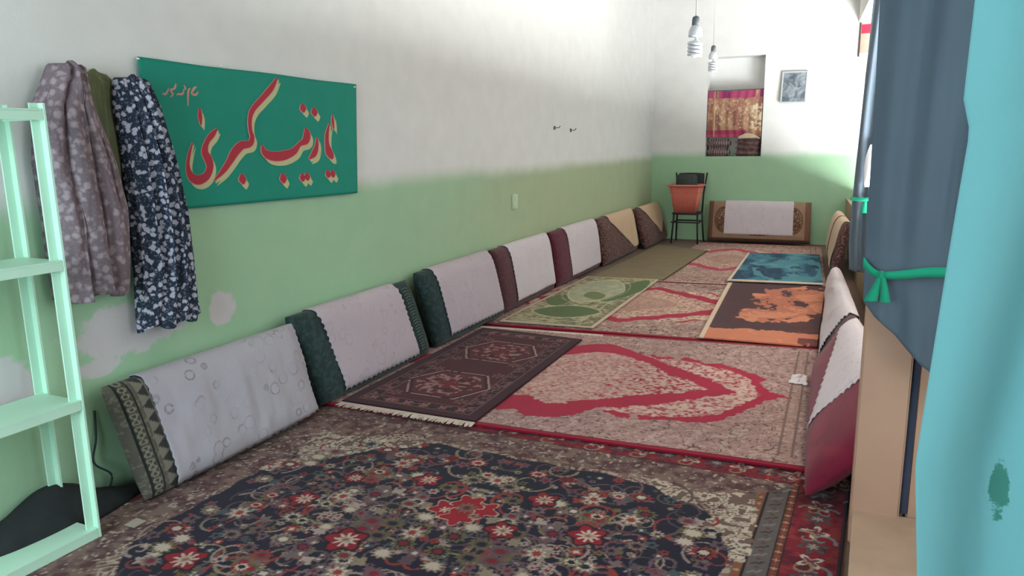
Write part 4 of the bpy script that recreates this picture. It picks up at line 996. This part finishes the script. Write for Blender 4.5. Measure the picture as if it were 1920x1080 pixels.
# ------------------------------------------------------------------ curtains
def cloth_mat(name, rgb, var=0.1, trans=0.0, lines=None, stain=None):
    t = NT(name, 0.95); n = t.noise(4, 4); a = C(*rgb)
    c = t.mix(n, tuple(v*(1-var) for v in a[:3])+(1,), tuple(min(1, v*(1+var)) for v in a[:3])+(1,))
    if stain:
        x, y, z = t.sep(t.pos()); sx, sz, rx, rz = stain
        p = t.math('DIVIDE', t.math('SUBTRACT', x, sx), rx); q = t.math('DIVIDE', t.math('SUBTRACT', z, sz), rz)
        d_ = t.math('ADD', t.math('MULTIPLY', p, p), t.math('MULTIPLY', q, q)); d_ = t.math('ADD', d_, t.math('MULTIPLY_ADD', t.noise(45, 5, 0.65), 3.4, -1.7))
        c = t.mix(t.math('SUBTRACT', 1.0, t.step(d_, 0.7, 1.1)), c, C(84, 156, 144))
    t.base(c); t.b.inputs['Specular IOR Level'].default_value = 0.1; t.b.inputs['Sheen Weight'].default_value = 0.1
    t.bump(t.noise(420, 2), 0.25, 0.001)
    if trans:
        tl = t.new('ShaderNodeBsdfTranslucent'); mx = t.new('ShaderNodeMixShader'); mx.inputs[0].default_value = trans
        t.put(tl.inputs[0], c); t.link(t.b.outputs[0], mx.inputs[1]); t.link(tl.outputs[0], mx.inputs[2]); t.link(mx.outputs[0], t.n['Material Output'].inputs[0])
    return t.m
def hang(name, rows, y, amp, nf, mat, parent, seed, nu=120, nv=160, ztop=None, hemf=None, ph=0.0, pinch=None):
    """rows: (z, x_left, x_right) top to bottom"""
    rr = np.array(rows); tt = np.linspace(0, 1, nv); zt = rr[0, 0]+(rr[-1, 0]-rr[0, 0])*tt
    xl = np.interp(-zt, -rr[:, 0], rr[:, 1]); xr_ = np.interp(-zt, -rr[:, 0], rr[:, 2])
    U, Tm = np.meshgrid(np.linspace(0, 1, nu), tt); Zm = zt[:, None]+np.zeros_like(U)
    if hemf is not None:
        hem = hemf(U); Zm = rr[0, 0]+(hem-rr[0, 0])*Tm
        xl = np.interp(-Zm, -rr[:, 0], rr[:, 1]); xr2 = np.interp(-Zm, -rr[:, 0], rr[:, 2]); X = xl+(xr2-xl)*U
    else: X = xl[:, None]+(xr_-xl)[:, None]*U
    f = np.cos(2*pi*nf*(U+0.03*np.sin(3*Zm+seed))+ph)+0.5*(fnoise(U*5, Zm*0.5, 1.5, seed)-0.5)*2
    a = amp*np.ones_like(U)
    if pinch: a = a*(1-0.6*np.exp(-((Zm-pinch)/0.12)**2))
    Yv = y+a*f
    P = np.stack([X, Yv, Zm], -1)
    return grid_mesh(name, P, mat, parent, solid=0.004)
M_navyc = cloth_mat('navy_curtain_cloth', (88, 100, 112), 0.08)
M_rib = cloth_mat('green_ribbon_satin', (36, 150, 116), 0.15)
nc = empty('navy_curtain', (0.2, 2.85, 0.5)); tag(nc, 'large navy curtain hanging over the tan post, tied with green ribbon', 'curtain')
nc_off = np.array(nc.location)
def hemN(U):
    return np.interp(U, [0, 0.1, 0.3, 0.55, 0.75, 1.0], [0.98, 0.93, 0.86, 0.76, 0.70, 0.60])
o = hang('curtain_cloth', [(3.6, 0.02, 0.50), (2.0, 0.035, 0.47), (1.6, 0.045, 0.45), (1.09, 0.052, 0.42), (0.9, 0.06, 0.42), (0.5, 0.07, 0.42)], 2.86, 0.014, 3.2, M_navyc, nc, 4, hemf=hemN, pinch=1.09)
o.location = -nc.location
def ribbon(pts, wd, name, parent, y0, seed=0):
    P = []
    for (x, z, w_, dy) in catmull(pts, 8): P.append([(x, y0+dy, z+w_/2), (x, y0+dy-0.004, z), (x, y0+dy, z-w_/2)])
    o = grid_mesh(name, np.array(P), M_rib, parent, solid=0.003); o.location = -parent.location; return o
ribbon([(0.046, 1.125, 0.035, 0.01), (0.075, 1.095, 0.03, -0.004), (0.105, 1.085, 0.024, -0.012), (0.16, 1.087, 0.030, -0.010), (0.24, 1.10, 0.034, -0.008), (0.32, 1.105, 0.036, -0.004), (0.43, 1.11, 0.036, 0.02)], 0.03, 'ribbon_band', nc, 2.835)
BM().box(0.096, 0.118, 2.806, 2.828, 1.072, 1.100, 0.006).build('ribbon_knot', M_rib, nc).location = -nc.location
def tail(pts, name, parent, y0):
    P = np.array([[(x-w_/2, y0+0.003, z), (x, y0-0.004, z), (x+w_/2, y0+0.003, z)] for (x, z, w_) in catmull(pts, 8)])
    o = grid_mesh(name, P, M_rib, parent, solid=0.003); o.location = -parent.location
tail([(0.103, 1.08, 0.014), (0.092, 1.04, 0.026), (0.078, 0.99, 0.044)], 'ribbon_tail', nc, 2.815); tail([(0.110, 1.08, 0.014), (0.118, 1.04, 0.022), (0.124, 0.99, 0.032)], 'ribbon_tail', nc, 2.813)
nf_ = empty('navy_curtain', (0.1, 6.45, 0.5)); tag(nf_, 'narrow far navy curtain seen behind the large one', 'curtain')
o = hang('curtain_cloth', [(3.5, 0.045, 0.36), (2.58, 0.035, 0.34), (1.6, 0.008, 0.33), (1.0, -0.012, 0.30), (0.75, -0.012, 0.30), (0.47, 0.01, 0.30)], 6.40, 0.02, 4, M_navyc, nf_, 9, hemf=lambda U: 0.52-0.05*U)
o.location = -nf_.location
def rib2(px0, px1, z0, z1, y0, parent):
    tail([(px0, z1, 0.02), ((px0+px1)/2, (z0+z1)/2, 0.035), (px1, z0, 0.05)], 'ribbon_tail', parent, y0)
rib2(0.085, 0.075, 0.98, 1.09, 6.36, nf_); ribbon([(-0.02, 1.09, 0.03, 0.02), (0.05, 1.085, 0.028, -0.01), (0.12, 1.09, 0.03, -0.01), (0.28, 1.10, 0.03, 0.01)], 0.03, 'ribbon_band', nf_, 6.37)
# white cloth bag hanging between the curtains
U, V = np.meshgrid(np.linspace(0, 1, 24), np.linspace(0, 1, 40))
wd = 0.02+0.075*np.sin(pi*np.clip(V*0.75+0.2, 0, 1))
P = np.stack([0.115-0.030*V+wd*(U-0.5)*0.85, 6.345-0.03*np.sin(pi*U)*np.sin(pi*V)+0*U, 1.50-0.32*V+0.01*fnoise(U*3, V*3, 2, 2)], -1)
b_ = grid_mesh('white_bag', P, plain('white_bag_cloth', (214, 216, 224), 0.9, 0.05, 10), solid=0.012); tag(b_, 'small white cloth bag hanging between the two navy curtains', 'bag')
# teal curtain nearest the camera on the right
M_teal = cloth_mat('teal_curtain_cloth', (142, 208, 214), 0.05, 0.3, stain=(0.262, 0.955, 0.014, 0.050))
tc = empty('teal_curtain', (0.4, 1.4, 0)); tag(tc, 'pale teal curtain hanging at the right edge, nearest the camera', 'curtain')
o = hang('curtain_cloth', [(3.6, 0.14, 1.10), (1.76, 0.152, 1.10), (1.61, 0.150, 1.10), (1.56, 0.163, 1.10), (1.40, 0.153, 1.10), (0.99, 0.130, 1.10), (0.77, 0.150, 1.10), (0.16, 0.16, 1.10)], 1.40, 0.022, 5.0, M_teal, tc, 6, nu=200, ph=2.0)
o.location = -tc.location
for (p, q) in (((1840, 150), (1870, 420)), ((1866, 20), (1840, 300))): pass
for ob in (nc, nf_, tc): pass
